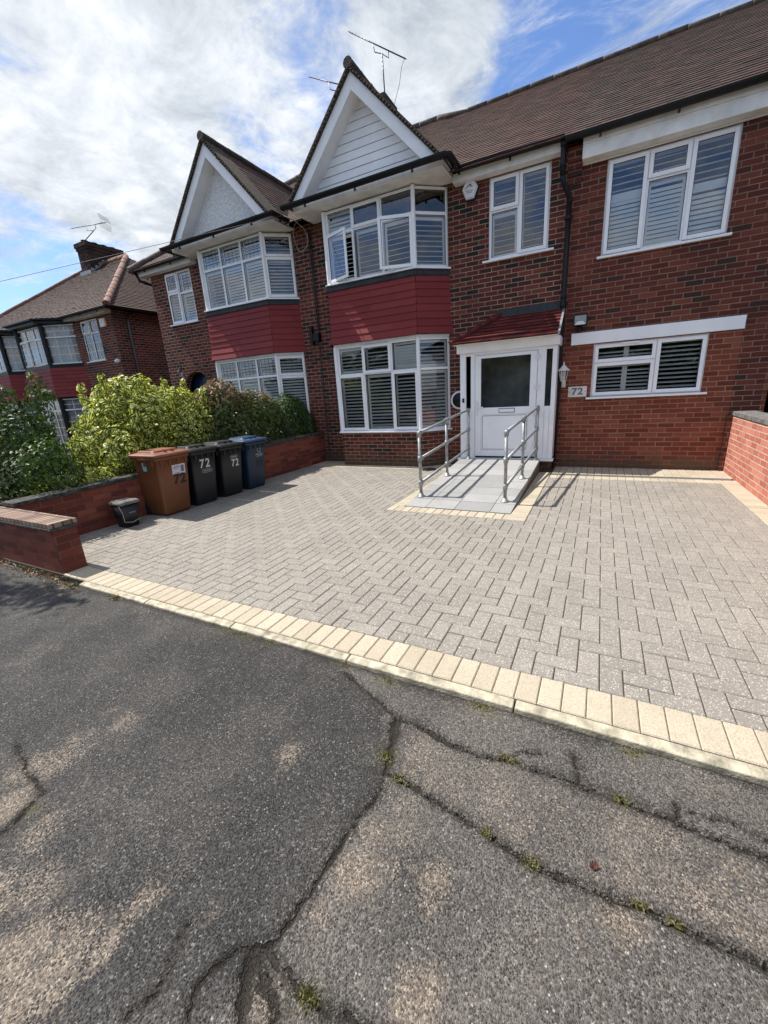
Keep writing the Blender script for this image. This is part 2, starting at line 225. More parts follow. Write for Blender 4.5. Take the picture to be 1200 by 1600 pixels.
M = {
 'brick': mat_brick('dark_red_brick', BR_OLD, (0.38, 0.305, 0.22), ms=0.006, stain=0.75),
 'brick_ext': mat_brick('mixed_red_brick', BR_EXT, (0.29, 0.20, 0.14), ms=0.0055),
 'brick_new': mat_brick('orange_red_brick', BR_NEW, (0.33, 0.22, 0.14), ms=0.006, weather=0.12, stain=0.85),
 'brick_garden': mat_brick('garden_wall_brick', BR_WAL, (0.17, 0.11, 0.08), ms=0.005, weather=0.3, bump=0.9),
 'brick_pink': mat_brick('rosy_wall_brick', BR_PNK, (0.62, 0.52, 0.42), ms=0.0055, weather=0.1),
 'brick_far': mat_brick('neighbour_red_brick', BR_OLD, (0.33, 0.26, 0.20), ms=0.007),
 'brick_chim': mat_brick('sooty_chimney_brick', [(0.0, (0.018, 0.014, 0.013)), (0.5, (0.045, 0.024, 0.019)), (1.0, (0.085, 0.042, 0.03))], (0.06, 0.05, 0.042), weather=0.6),
 'roof': mat_tile('clay_roof_tile', (0.038, 0.016, 0.012), (0.062, 0.027, 0.020), (0.100, 0.046, 0.034), moss=0.35),
 'roof_grey': mat_tile('mossy_roof_tile', (0.030, 0.016, 0.012), (0.050, 0.026, 0.020), (0.085, 0.046, 0.035), moss=0.6),
 'roof_far': mat_tile('brown_roof_tile', (0.056, 0.030, 0.023), (0.073, 0.039, 0.030), (0.092, 0.050, 0.038), moss=0.2),
 'ridge': mat_plain('ridge_tile_clay', (0.10, 0.075, 0.06), 0.8, var=0.3, scale=9, bump=0.4),
 'ridge_far': mat_plain('orange_ridge_clay', (0.20, 0.105, 0.075), 0.8, var=0.2, scale=7, bump=0.4),
 'tile_red': mat_tile('red_hung_tile', (0.185, 0.021, 0.021), (0.205, 0.024, 0.024), (0.225, 0.030, 0.029), rough=0.6, speck=0.12),
 'tile_porch': mat_tile('red_porch_tile', (0.085, 0.018, 0.017), (0.13, 0.024, 0.022), (0.20, 0.042, 0.034), rough=0.6, speck=0.5),
 'upvc': mat_plain('white_upvc', (0.88, 0.89, 0.90), 0.28, var=0.03, scale=3),
 'upvc_old': mat_plain('aged_white_upvc', (0.80, 0.80, 0.79), 0.35, var=0.06, scale=5),
 'paint': mat_plain('white_fascia_paint', (0.82, 0.81, 0.77), 0.55, var=0.10, scale=4, bump=0.1),
 'board': mat_plain('white_cladding_board', (0.88, 0.89, 0.90), 0.45, var=0.04, scale=3),
 'render': mat_plain('pebbledash_render', (0.80, 0.80, 0.80), 0.9, var=0.14, scale=28, bump=1.0, bscale=38),
 'black': mat_plain('black_gutter_plastic', (0.006, 0.0065, 0.008), 0.42, var=0.2, spec=0.3),
 'lead': mat_plain('lead_flashing', (0.020, 0.027, 0.034), 0.65, var=0.3, scale=10, bump=0.3),
 'slat': mat_plain('white_shutter_slat', (0.86, 0.86, 0.84), 0.5, var=0.03),
 'slat_grey': mat_plain('pale_grey_shutter', (0.88, 0.89, 0.89), 0.5, var=0.03),
 'curtain': mat_plain('net_curtain', (0.55, 0.57, 0.58), 0.9, var=0.15, scale=12),
 'room': mat_plain('unlit_room_dark', (0.010, 0.010, 0.0105), 0.9, var=0.3, scale=2),  # near-black colour stands in for the darkness of unlit rooms
 'hall': mat_plain('dim_hall_wall', (0.55, 0.54, 0.50), 0.9, var=0.3, scale=2),
 'glass': mat_glass(), 'glass_sky': mat_glass('upper_window_glass', rmul=1.4, radd=0.05), 'glass_dark': mat_glass('tinted_door_glass', (0.72, 0.76, 0.75), 0.7, 0.0),
 'galv': mat_plain('galvanised_steel', (0.36, 0.37, 0.37), 0.5, metal=0.6, var=0.2, scale=25),
 'slab': mat_paver('grey_ramp_slab', (0.37, 0.365, 0.355), (0.27, 0.27, 0.265), (0.5, 0.5, 0.5), 0.25),
 'slabwall': mat_plain('ramp_edge_brick', (0.16, 0.12, 0.07), 0.9, var=0.35, scale=30, bump=0.6),
 'paver': mat_paver('grey_block_paver', (0.278, 0.252, 0.218), (0.235, 0.213, 0.186), (0.52, 0.48, 0.43), 0.75),
 'cream': mat_paver('cream_block_paver', (0.50, 0.44, 0.335), (0.42, 0.365, 0.275), (0.36, 0.25, 0.17), 0.5),
 'sand': mat_plain('joint_sand', (0.05, 0.042, 0.032), 0.95, var=0.3, scale=60, bump=0.5),
 'kerb': mat_plain('cream_concrete_edging', (0.47, 0.42, 0.31), 0.85, var=0.28, scale=14, bump=0.6, bscale=90),
 'coping': mat_plain('tarry_tile_coping', (0.06, 0.058, 0.05), 0.9, var=0.5, scale=18, bump=0.6),
 'coping_brick': mat_brick('weathered_brick_on_edge', [(0.0, (0.20, 0.13, 0.10)), (1.0, (0.38, 0.28, 0.22))], (0.07, 0.06, 0.05), bw=0.075, rh=0.30, ms=0.008, weather=0.5),
 'capstone': mat_plain('grey_concrete_capping', (0.17, 0.16, 0.15), 0.9, var=0.3, scale=14, bump=0.5),
 'asphalt': mat_asphalt(),
 'bin_brown': mat_plain('brown_bin_plastic', (0.155, 0.054, 0.018), 0.5, var=0.08, scale=4),
 'lid_brown': mat_plain('brown_lid_plastic', (0.22, 0.075, 0.038), 0.5, var=0.15, scale=9),
 'bin_black': mat_plain('charcoal_bin_plastic', (0.010, 0.0115, 0.014), 0.45, var=0.15, scale=4),
 'bin_blue': mat_plain('navy_bin_plastic', (0.007, 0.024, 0.052), 0.5, var=0.12, scale=4),
 'lid_blue': mat_plain('blue_lid_plastic', (0.022, 0.06, 0.13), 0.4, var=0.2, scale=9),
 'rubber': mat_plain('black_rubber', (0.01, 0.01, 0.01), 0.8),
 'mark_white': mat_plain('white_number_paint', (0.62, 0.62, 0.62), 0.6, var=0.15, scale=50),
 'mark_black': mat_plain('black_number_paint', (0.012, 0.01, 0.009), 0.6),
 'mark_dim': mat_plain('faded_dark_number', (0.008, 0.016, 0.03), 0.6),
 'label_white': mat_plain('printed_paper_label', (0.60, 0.57, 0.62), 0.5, var=0.12, scale=60),
 'label_teal': mat_plain('teal_tag', (0.22, 0.50, 0.55), 0.5),
 'label_grey': mat_plain('grey_print', (0.16, 0.14, 0.20), 0.6),
 'sign': mat_plain('white_sign_ceramic', (0.72, 0.69, 0.64), 0.3, var=0.08),
 'clear': mat_glass('lantern_glass', (0.95, 0.95, 0.95), 1.5, 0.08),
 'steel': mat_plain('bright_reflector', (0.30, 0.29, 0.25), 0.35, metal=0.6),
 'dark_steel': mat_plain('dark_aerial_metal', (0.10, 0.10, 0.11), 0.4, metal=0.5),
 'wire': mat_plain('cable_sheath', (0.03, 0.03, 0.03), 0.6), 'wire_pale': mat_plain('pale_cable_sheath', (0.35, 0.32, 0.27), 0.6),
 'bark': mat_plain('brown_bark', (0.10, 0.075, 0.05), 0.9, var=0.3, scale=30, bump=0.6),
 'soil': mat_plain('garden_soil', (0.06, 0.045, 0.03), 0.95, var=0.4, scale=12, bump=0.8),
 'lf_var': mat_leaf('variegated_leaf', (0.05, 0.11, 0.014), (0.11, 0.19, 0.025), (0.80, 0.78, 0.22)),
 'lf_green': mat_leaf('glossy_green_leaf', (0.028, 0.065, 0.014), (0.075, 0.13, 0.03)),
 'lf_phot': mat_leaf('red_tipped_leaf', (0.040, 0.075, 0.018), (0.12, 0.15, 0.045), None, (0.42, 0.20, 0.14)),
 'lf_fir': mat_leaf('fine_dark_leaf', (0.020, 0.055, 0.012), (0.06, 0.115, 0.02), None, (0.16, 0.24, 0.03)),
 'lf_weed': mat_leaf('weed_leaf', (0.06, 0.065, 0.016), (0.19, 0.165, 0.05)),
 'orange': mat_plain('orange_plastic', (0.55, 0.24, 0.04), 0.5),
 'grit': mat_plain('pale_grit', (0.12, 0.105, 0.09), 0.9, var=0.35, scale=300),
 'litter': mat_leaf('dry_leaf_litter', (0.09, 0.055, 0.03), (0.24, 0.16, 0.09)),
 'dead': mat_plain('dry_leaf_brown', (0.10, 0.035, 0.022), 0.7, var=0.4, scale=80),
 'white_plastic': mat_plain('white_plastic', (0.75, 0.75, 0.76), 0.35, var=0.03),
 'blue_door': mat_plain('navy_door_paint', (0.01, 0.022, 0.07), 0.35),
 'verge': mat_plain('mossy_verge_mortar', (0.065, 0.05, 0.036), 0.95, var=0.5, scale=25, bump=1.0, bscale=40),
}

# ------------------------------------------------------------------ mesh helpers
def newell(p):
    n = Vector((0, 0, 0))
    for a, b in zip(p, p[1:] + p[:1]): n += Vector(((a[1] - b[1]) * (a[2] + b[2]), (a[2] - b[2]) * (a[0] + b[0]), (a[0] - b[0]) * (a[1] + b[1])))
    return n.normalized() if n.length > 0 else Vector((0, 0, 1))
class MB:
    def __init__(s): s.v = []; s.f = []; s.uv = []; s.r = []; s.sm = []
    def poly(s, pts, r=None, uvf=None, smooth=False):
        pts = [Vector(p) for p in pts]; i = len(s.v); s.v += pts; s.f.append(tuple(range(i, i + len(pts)))); s.r.append(random.random() if r is None else r); s.sm.append(smooth)
        n = newell(pts)
        if uvf: s.uv += [uvf(p) for p in pts]
        elif abs(n.z) > 0.93: s.uv += [(p.x, p.y) for p in pts]
        else:
            t = Vector((0, 0, 1)).cross(n).normalized(); w = n.cross(t); s.uv += [(p.dot(t), p.dot(w)) for p in pts]
    def hexa(s, c, r=None):                        # c: 8 corners, bottom 4 (ccw) then top 4
        r = random.random() if r is None else r
        for q in ((3, 2, 1, 0), (4, 5, 6, 7), (0, 1, 5, 4), (1, 2, 6, 5), (2, 3, 7, 6), (3, 0, 4, 7)): s.poly([c[i] for i in q], r)
    def box(s, x0, x1, y0, y1, z0, z1, r=None):
        s.hexa([(x0, y0, z0), (x1, y0, z0), (x1, y1, z0), (x0, y1, z0), (x0, y0, z1), (x1, y0, z1), (x1, y1, z1), (x0, y1, z1)], r)
    def lbox(s, F, u0, u1, z0, z1, n0, n1):        # box in a wall frame F = (O, U, N), N outwards
        O, U, Nn = F; P = lambda u, z, n: O + U * u + Nn * n + Vector((0, 0, z))
        s.hexa([P(u0, z0, n1), P(u1, z0, n1), P(u1, z0, n0), P(u0, z0, n0), P(u0, z1, n1), P(u1, z1, n1), P(u1, z1, n0), P(u0, z1, n0)])
    def prism(s, xy, z0, z1, caps=True):
        n = len(xy)
        for i in range(n):
            a, b = xy[i], xy[(i + 1) % n]; s.poly([(a[0], a[1], z0), (b[0], b[1], z0), (b[0], b[1], z1), (a[0], a[1], z1)])
        if caps: s.poly([(p[0], p[1], z1) for p in xy]); s.poly([(p[0], p[1], z0) for p in reversed(xy)])
    def loft(s, rings, cap=True, smooth=False):
        for A, B in zip(rings, rings[1:]):
            n = len(A)
            for i in range(n): s.poly([A[i], A[(i + 1) % n], B[(i + 1) % n], B[i]], 0.5, smooth=smooth)
        if cap: s.poly(list(reversed(rings[0])), 0.5); s.poly(rings[-1], 0.5)
    def tube(s, pts, r, n=10, cap=True):
        pts = [Vector(p) for p in pts]; rings = []; rs = r if isinstance(r, (list, tuple)) else [r] * len(pts)
        up = Vector((0.13, 0.21, 1)).normalized()
        for i, p in enumerate(pts):
            d = (pts[min(i + 1, len(pts) - 1)] - pts[max(i - 1, 0)]).normalized(); a = d.cross(up)
            if a.length < 0.1: a = d.cross(Vector((1, 0, 0)))
            a.normalize(); b = d.cross(a); rings.append([p + (a * math.cos(2 * math.pi * k / n) + b * math.sin(2 * math.pi * k / n)) * -rs[i] for k in range(n)])
        s.loft([list(reversed(q)) for q in rings], cap, True)
    def lathe(s, c, prof, n=20, smooth=True):      # prof: (radius, z)
        c = Vector(c); s.loft([[c + Vector((r * math.cos(2 * math.pi * k / n), r * math.sin(2 * math.pi * k / n), z)) for k in range(n)] for r, z in prof], True, smooth)
    def build(s, name, mat, parent=None, bevel=0.0, label=None, weld=False):
        me = bpy.data.meshes.new(name); off = Vector((0, 0, 0))
        if parent is not None:
            p = parent
            while p is not None: off += Vector(p.location); p = p.parent
        elif s.v:
            lo = Vector((min(p.x for p in s.v), min(p.y for p in s.v), min(p.z for p in s.v))); hi = Vector((max(p.x for p in s.v), max(p.y for p in s.v), 0)); off = Vector(((lo.x + hi.x) / 2, (lo.y + hi.y) / 2, lo.z))
        me.from_pydata([tuple(p - off) for p in s.v], [], s.f)
        uvl = me.uv_layers.new(name='UVMap'); uvl.data.foreach_set('uv', np.array(s.uv, dtype=np.float32).ravel())
        at = me.attributes.new('rnd', 'FLOAT', 'FACE'); at.data.foreach_set('value', np.array(s.r, dtype=np.float32))
        if any(s.sm): me.polygons.foreach_set('use_smooth', s.sm)
        me.materials.append(M[mat]); o = bpy.data.objects.new(name, me); scene.collection.objects.link(o)
        if parent is not None: o.parent = parent
        else: o.location = off
        if bevel or weld or any(s.sm):
            w = o.modifiers.new('weld', 'WELD'); w.merge_threshold = 0.0004
        if bevel:
            b = o.modifiers.new('bevel', 'BEVEL'); b.width = bevel; b.segments = 2; b.limit_method = 'ANGLE'; b.harden_normals = True
        if label: o['label'] = label
        return o
def tag(o, label, cat, group=None, kind=None):
    if label: o['label'] = label
    if cat: o['category'] = cat
    if group: o['group'] = group
    if kind: o['kind'] = kind
    return o
def empty(name, loc, label, cat, group=None):
    o = bpy.data.objects.new(name, None); o.empty_display_size = 0.1; scene.collection.objects.link(o); o.location = loc; return tag(o, label, cat, group)
def struct(o): o['kind'] = 'structure'; return o
V = Vector
def frame(a, b):                                   # wall frame from a (left) to b (right) seen from outside
    a, b = V((*a, 0)), V((*b, 0)); U = (b - a).normalized(); return (a, U, U.cross(V((0, 0, 1)))), (b - a).length

def wall_holes(mb, F, w, z0, z1, holes, th=0.12):
    us = sorted({0, w} | {h[0] for h in holes} | {h[1] for h in holes}); zs = sorted({z0, z1} | {h[2] for h in holes} | {h[3] for h in holes})
    O, U, Nn = F; P = lambda u, z, n=0: O + U * u + Nn * n + V((0, 0, z))
    for a, b in zip(us, us[1:]):
        for c, d in zip(zs, zs[1:]):
            uc, zc = (a + b) / 2, (c + d) / 2
            if any(h[0] < uc < h[1] and h[2] < zc < h[3] for h in holes): continue
            mb.poly([P(a, c), P(b, c), P(b, d), P(a, d)])
    for h in holes:
        a, b, c, d = h[:4]
        mb.poly([P(a, c), P(a, d), P(a, d, -th), P(a, c, -th)][::-1]); mb.poly([P(b, c), P(b, d), P(b, d, -th), P(b, c, -th)])
        mb.poly([P(a, d), P(b, d), P(b, d, -th), P(a, d, -th)]); mb.poly([P(a, c), P(b, c), P(b, c, -th), P(a, c, -th)][::-1])

# ---- plain tiles laid one by one on a roof plane
def clip(poly, f):
    out = []
    for a, b in zip(poly, poly[1:] + poly[:1]):
        fa, fb = f(a), f(b)
        if fa >= 0: out.append(a)
        if (fa >= 0) != (fb >= 0): t = fa / (fa - fb); out.append((a[0] + (b[0] - a[0]) * t, a[1] + (b[1] - a[1]) * t))
    return out
def tiles(mb, pts, gauge=0.118, width=0.18, lap=0.016, jit=0.002, sideways=0.001, flare=None, up=None):
    pts = [V(p) for p in pts]; n = newell(pts)
    if up is None and n.z < 0: pts.reverse(); n = -n
    t = V((0, 0, 1)).cross(n).normalized(); w = n.cross(t)
    if w.z < 0: w = -w; t = -t
    O = pts[0]; P2 = [((p - O).dot(t), (p - O).dot(w)) for p in pts]
    u0, u1 = min(p[0] for p in P2), max(p[0] for p in P2); v0, v1 = min(p[1] for p in P2), max(p[1] for p in P2)
    k = 0; v = v0
    while v < v1 - 1e-4:
        band = clip(clip(P2, lambda p: p[1] - v), lambda p: v + gauge - p[1])
        if len(band) >= 3:
            b0, b1 = min(p[0] for p in band), max(p[0] for p in band)
            i = math.floor((b0 - u0) / width) - 1; off = (k % 2) * 0.5 * width
            while u0 + i * width + off < b1:
                a = u0 + i * width + off; i += 1
                q = clip(clip(band, lambda p: p[0] - a - sideways), lambda p: a + width - sideways - p[0])
                if len(q) < 3: continue
                dz = random.uniform(0, jit); tl = random.uniform(-jit, jit) * 0.4; r = random.random()
                def H(p): return lap * (1 - (p[1] - v) / gauge) + dz + tl * (p[0] - a) / width
                top = [O + t * p[0] + w * p[1] + n * H(p) for p in q]
                mb.poly(top, r)
                for A, B, a3, b3 in zip(q, q[1:] + q[:1], top, top[1:] + top[:1]):
                    if abs(A[1] - v) < 1e-4 and abs(B[1] - v) < 1e-4 or jit > 0.002: mb.poly([b3, a3, a3 - n * 0.02, b3 - n * 0.02], r)
        v += gauge; k += 1
def ridge_run(mb, a, b, r=0.09, seg=0.45):
    a, b = V(a), V(b); L = (b - a).length; n = max(1, int(L / seg)); d = (b - a) / n
    for i in range(n):
        p, q = a + d * i + d * 0.004, a + d * (i + 1) + d * 0.01; jz = V((0, 0, random.uniform(-0.006, 0.008)))
        mb.tube([p + jz, p + jz + d * 0.06, q + jz], [r * 1.06, r, r * 0.98], 10)

# ------------------------------------------------------------------ ground, asphalt footway
CR_A = [(0.039,-6.46),(0.142,-6.474),(0.304,-6.502),(0.447,-6.528),(0.535,-6.553),(0.633,-6.564),(0.722,-6.564),(0.822,-6.556),(0.886,-6.548),(0.96,-6.554),(1.03,-6.558),(1.159,-6.56),(1.6,-6.62),(2.4,-6.6)]
CR_B = [(-0.436,-6.016),(-0.226,-6.11),(-0.046,-6.191),(0.083,-6.197),(0.214,-6.233),(0.352,-6.241),(0.449,-6.215),(0.547,-6.219),(0.639,-6.214),(0.705,-6.222),(0.83,-6.22),(0.999,-6.23),(1.117,-6.244),(1.24,-6.249),(1.8,-6.27),(2.6,-6.25)]
CRK = [(CR_A, 0.014), (CR_B, 0.014), ([(0.69,-6.092),(0.713,-6.145),(0.712,-6.227)], 0.007), ([(1.017,-6.161),(1.016,-6.234)], 0.008),
 ([(1.024,-6.176),(1.095,-6.175),(1.15,-6.157),(1.199,-6.162),(1.257,-6.184),(1.5,-6.2)], 0.004), ([(0.469,-6.19),(0.511,-6.144),(0.571,-6.131)], 0.006),
 ([(-0.046,-6.191),(0.0,-6.33),(0.039,-6.46)], 0.026), ([(0.039,-6.46),(0.048,-6.559),(0.023,-6.722),(0.012,-6.875),(0.001,-6.987),(-0.018,-7.078)], 0.011),
 ([(-0.018,-7.078),(0.041,-7.09),(0.114,-7.102),(0.193,-7.101),(0.278,-7.09),(0.5,-7.1)], 0.013), ([(-0.237,-7.208),(-0.223,-7.256),(-0.242,-7.328)], 0.006),
 ([(-0.262,-7.127),(-0.261,-7.19),(-0.25,-7.214)], 0.004), ([(-1.119,-7.256),(-1.125,-7.197),(-1.157,-7.143),(-1.157,-7.101)], 0.012), ([(-0.03,-7.10),(0.028,-7.136),(0.081,-7.155),(0.094,-7.178)], 0.018),
 ([(-0.018,-7.078),(-0.09,-7.12),(-0.13,-7.2),(-0.10,-7.3)], 0.010), ([(-0.05,-7.10),(-0.02,-7.16),(0.02,-7.22)], 0.022), ([(-1.6,-7.02),(-1.35,-7.08),(-1.157,-7.101)], 0.007)]
TAN = [(0.108,-6.821,.13,1.0),(0.10,-6.70,.10,.8),(0.06,-6.95,.07,.8),(0.337,-6.724,.07,.9),(0.345,-6.80,.05,.8),(0.391,-7.006,.085,1),(0.202,-6.64,.13,.5),(-0.046,-6.191,.10,.55),(0.821,-6.603,.09,.8),(0.727,-6.663,.06,.6),(1.09,-6.461,.15,.7),(1.154,-6.478,.14,.5),(-0.381,-6.558,.09,.75),
 (-1.318,-6.904,.15,.6),(-1.355,-6.71,.12,.4),(-1.324,-7.05,.15,.9),(-1.212,-7.182,.15,1.0),(-0.8,-7.31,.15,.7),(-0.5,-7.361,.13,1),(-0.537,-7.431,.13,1),(-0.43,-7.284,.09,.9),(0.177,-6.554,.12,.5),(0.279,-6.427,.12,.45),(1.043,-6.027,.12,.4),(1.137,-6.042,.1,.4),
 (-0.397,-7.045,.07,.5),(-0.429,-7.154,.10,.7),(-0.21,-7.103,.05,.5),(-1.208,-6.736,.10,.6),(-2.401,-6.279,.2,.3),(-2.344,-6.611,.25,.4),(-0.9,-7.42,.16,1.1),(-0.65,-7.4,.13,1.0),(-1.0,-7.2,.12,.8),(0.05,-7.17,.10,1.0),(-0.02,-6.30,.07,.7),(0.9,-6.40,.2,.25),(0.55,-6.42,.2,.3),(-3.3,-6.0,.3,.7),(-1.6,-6.0,.18,.45),(-2.2,-5.98,.2,.5)]
MOSS = [(-1.4,-5.95,.08),(-1.2,-5.95,.08),(-1.02,-5.95,.06),(-0.478,-5.955,.06),(-0.20,-5.99,.06),(0.46,-6.21,.035),(0.886,-6.548,.022),(0.968,-6.553,.024),(-0.01,-6.40,.05),(0.136,-7.104,.035),(0.447,-6.528,.022),(0.10,-6.47,.035),(1.4,-5.99,.05),(0.9,-5.985,.05),(0.3,-5.98,.07),(0.85,-6.222,.03),(-1.12,-7.15,.03),(0.6,-6.56,.03)]
def seg_dist(X, Y, pl):
    D = np.full(X.shape, 1e9)
    for (ax, ay), (bx, by) in zip(pl, pl[1:]):
        dx, dy = bx - ax, by - ay; t = np.clip(((X - ax) * dx + (Y - ay) * dy) / (dx * dx + dy * dy), 0, 1)
        D = np.minimum(D, np.hypot(X - ax - t * dx, Y - ay - t * dy))
    return D
def fbm(X, Y, s, seed):
    r = np.random.default_rng(seed); Z = np.zeros(X.shape)
    for k in range(14):
        a = r.uniform(0, 2 * np.pi); f = s * r.uniform(0.6, 3.2); Z += np.sin((X * np.cos(a) + Y * np.sin(a)) * f + r.uniform(0, 6.28)) / 14 * 1.8
    return Z
def footway():
    xs = np.unique(np.concatenate([np.linspace(-14, -2.6, 90), np.arange(-2.6, -1.5, 0.03), np.arange(-1.5, 2.0, 0.0095), np.linspace(2.0, 5, 60)]))
    ys = np.unique(np.concatenate([np.linspace(-12, -7.8, 30), np.arange(-7.8, -5.956, 0.0105), [-5.942]]))
    X, Y = np.meshgrid(xs, ys); nx, ny = len(xs), len(ys)
    wx = X + 0.007 * fbm(X, Y, 28, 1) + 0.007 * fbm(X, Y, 90, 11); wy = Y + 0.006 * fbm(X, Y, 34, 2) + 0.007 * fbm(X, Y, 95, 12)
    crack = np.zeros(X.shape); halo = np.zeros(X.shape)
    for pl, w in CRK:
        d = seg_dist(wx, wy, pl); crack = np.maximum(crack, np.clip(1.2 - d / (w * 0.8 * np.clip(0.95 + 0.9 * fbm(X, Y, 15, 9), 0.5, 2)), 0, 1)); halo = np.maximum(halo, 0.95 * np.exp(-(d / (w * 1.1 + 0.013 * np.clip(1 + 1.2 * fbm(X, Y, 7, 21), 0.1, 3))) ** 2))
    crack = np.maximum(crack, np.clip(0.9 - (-5.945 - Y) / (0.022 + 0.014 * fbm(X, Y, 11, 5)), 0, 1) * np.clip(X * 2 + 1.5, 0.35, 1))
    halo = np.maximum(halo, 1.3 * np.exp(-((-5.945 - Y) / (0.036 * np.clip(1 + fbm(X, Y, 6, 23), .2, 3))) ** 2))
    tan = np.zeros(X.shape)
    for x, y, r, a in TAN: tan = np.maximum(tan, a * np.exp(-(((wx - x) ** 2 + (wy - y) ** 2) / (r * (1 + 0.35 * fbm(X, Y, 12, 3))) ** 2)))
    seam0 = np.interp(-wy, [5.9, 6.016, 6.19, 6.46, 6.56, 6.72, 7.08, 7.5], [-0.55, -0.436, -0.10, 0.03, 0.048, 0.023, -0.018, -0.05])
    yA = np.interp(X, [p[0] for p in CR_A], [p[1] for p in CR_A]); yB = np.interp(X, [p[0] for p in CR_B], [p[1] for p in CR_B])
    tan = np.maximum(tan, 0.26 * (X > seam0)); tan = np.maximum(tan, 0.50 * ((X > 0.03) & (Y > yA) & (Y < yB)))
    moss = np.zeros(X.shape)
    for x, y, r in MOSS: moss = np.maximum(moss, np.exp(-((X - x) ** 2 + (Y - y) ** 2 * 1.5) / (r * r)) * 1.3)
    # older coarse dark patch: left of the seam C and below the seam B
    seamx = np.interp(-wy, [5.9, 6.016, 6.19, 6.46, 6.56, 6.72, 7.08, 7.5], [-0.55, -0.436, -0.10, 0.03, 0.048, 0.023, -0.018, -0.05])
    dark = np.clip((seamx - wx) / 0.03, 0, 1) * 0.95
    dark = np.maximum(dark, np.clip(1 - np.hypot(wx - 0.0, (wy + 6.13)) / 0.16, 0, 1) * 0.4)
    dark = dark * (1 - 0.3 * np.clip(fbm(X, Y, 4, 8) + 0.3, 0, 1)); dark = np.where(X > seamx, np.maximum(dark, 0.18 + 0.3 * fbm(X, Y, 5, 4)), dark)
    Z = -0.024 + 0.0035 * fbm(X, Y, 9, 6) - 0.014 * np.clip(crack, 0, 1) + 0.006 * np.clip((seamx - wx) / 0.04, 0, 1)
    verts = np.stack([X, Y, Z], -1).reshape(-1, 3); idx = np.arange(nx * ny).reshape(ny, nx)
    F = np.stack([idx[:-1, :-1], idx[:-1, 1:], idx[1:, 1:], idx[1:, :-1]], -1).reshape(-1, 4)
    me = bpy.data.meshes.new('footway'); me.vertices.add(len(verts)); me.vertices.foreach_set('co', verts.astype(np.float32).ravel())
    me.loops.add(F.size); me.loops.foreach_set('vertex_index', F.astype(np.int32).ravel()); me.polygons.add(len(F))
    me.polygons.foreach_set('loop_start', np.arange(0, F.size, 4, dtype=np.int32)); me.polygons.foreach_set('use_smooth', np.ones(len(F), dtype=bool)); me.update()
    for nm, A in (('crack', crack), ('tan', tan), ('dark', dark), ('moss', moss * 0.45), ('halo', halo)):
        a = me.attributes.new(nm, 'FLOAT', 'POINT'); a.data.foreach_set('value', A.astype(np.float32).ravel())
    me.materials.append(M['asphalt']); o = bpy.data.objects.new('pavement', me); scene.collection.objects.link(o); struct(o)
footway()
mb = MB(); mb.poly([(-400, -400, -0.12), (400, -400, -0.12), (400, 400, -0.12), (-400, 400, -0.12)]); struct(mb.build('ground', 'soil'))
# concrete flags of the footway in front of the neighbour's wall
mb = MB()
for i in range(5): mb.box(-4.22 - 0.92 * (i + 1), -4.23 - 0.92 * i, -6.55, -5.93, -0.06, -0.022 + 0.004 * (i % 2))
struct(mb.build('concrete_path', 'capstone', bevel=0.006))

# ------------------------------------------------------------------ block paved driveway
XL, XR2 = -4.74, 2.36
def paver(mb, x0, x1, y0, y1, z, bev=0.0045, gap=0.0020):
    x0 += gap; x1 -= gap; y0 += gap; y1 -= gap
    if x1 - x0 < 0.012 or y1 - y0 < 0.012: return
    tx, ty, dz = random.gauss(0, 0.004), random.gauss(0, 0.004), random.gauss(0, 0.0007); cx, cy = (x0 + x1) / 2, (y0 + y1) / 2
    H = lambda x, y, d=0: (x, y, z + dz + (x - cx) * tx + (y - cy) * ty - d)
    o = [(x0, y0), (x1, y0), (x1, y1), (x0, y1)]; i = [(x0 + bev, y0 + bev), (x1 - bev, y0 + bev), (x1 - bev, y1 - bev), (x0 + bev, y1 - bev)]; r = random.random()
    mb.poly([H(*p) for p in i], r)
    for k in range(4):
        a, b, c, d = o[k], o[(k + 1) % 4], i[(k + 1) % 4], i[k]; mb.poly([H(*a, bev), H(*b, bev), H(*c), H(*d)], r); mb.poly([H(*a, 0.02), H(*b, 0.02), H(*b, bev), H(*a, bev)], r)
YF = -5.684                                         # inner line of the front border
RX0, RX1, RY0 = -1.62, 0.06, -3.19                  # ramp surround
regions = [(XL, RX0, YF, -0.60), (RX0, RX1, YF, RY0), (RX1, 2.165, YF, -0.93)]
pv = MB(); u = 0.1022
def herring():
    for j in range(-2, 56):
        for i in range(-2, 74):
            t = (i + j) % 4; x, y = XL + i * u, YF + j * u
            if t == 0: B = (x, x + 2 * u, y, y + u)
            elif t == 2: B = (x, x + u, y, y + 2 * u)
            else: continue
            parts = []
            for r in regions:
                c = (max(B[0], r[0]), min(B[1], r[1]), max(B[2], r[2]), min(B[3], r[3]))
                if c[1] > c[0] and c[3] > c[2]: parts.append(c)
            area = sum((c[1] - c[0]) * (c[3] - c[2]) for c in parts); full = (B[1] - B[0]) * (B[3] - B[2])
            if area > full * 0.999: paver(pv, *B, 0.0)
            else:
                for c in parts: paver(pv, *c, 0.0)
herring(); struct(pv.build('driveway', 'paver'))
cb = MB()
x = -3.565
while x < 4.5: paver(cb, x, x + u, YF - 0.202, YF, 0.001, 0.005, 0.0015); x += u           # soldier row along the street
for i in range(12): paver(cb, XL + i * u * 1, XL + (i + 1) * u, YF, YF + 0.0, 0.001)
y = YF
while y < -0.95: paver(cb, 2.165, 2.36, y, y + u, 0.001); y += u                             # along the right wall
x = RX1 + 0.01
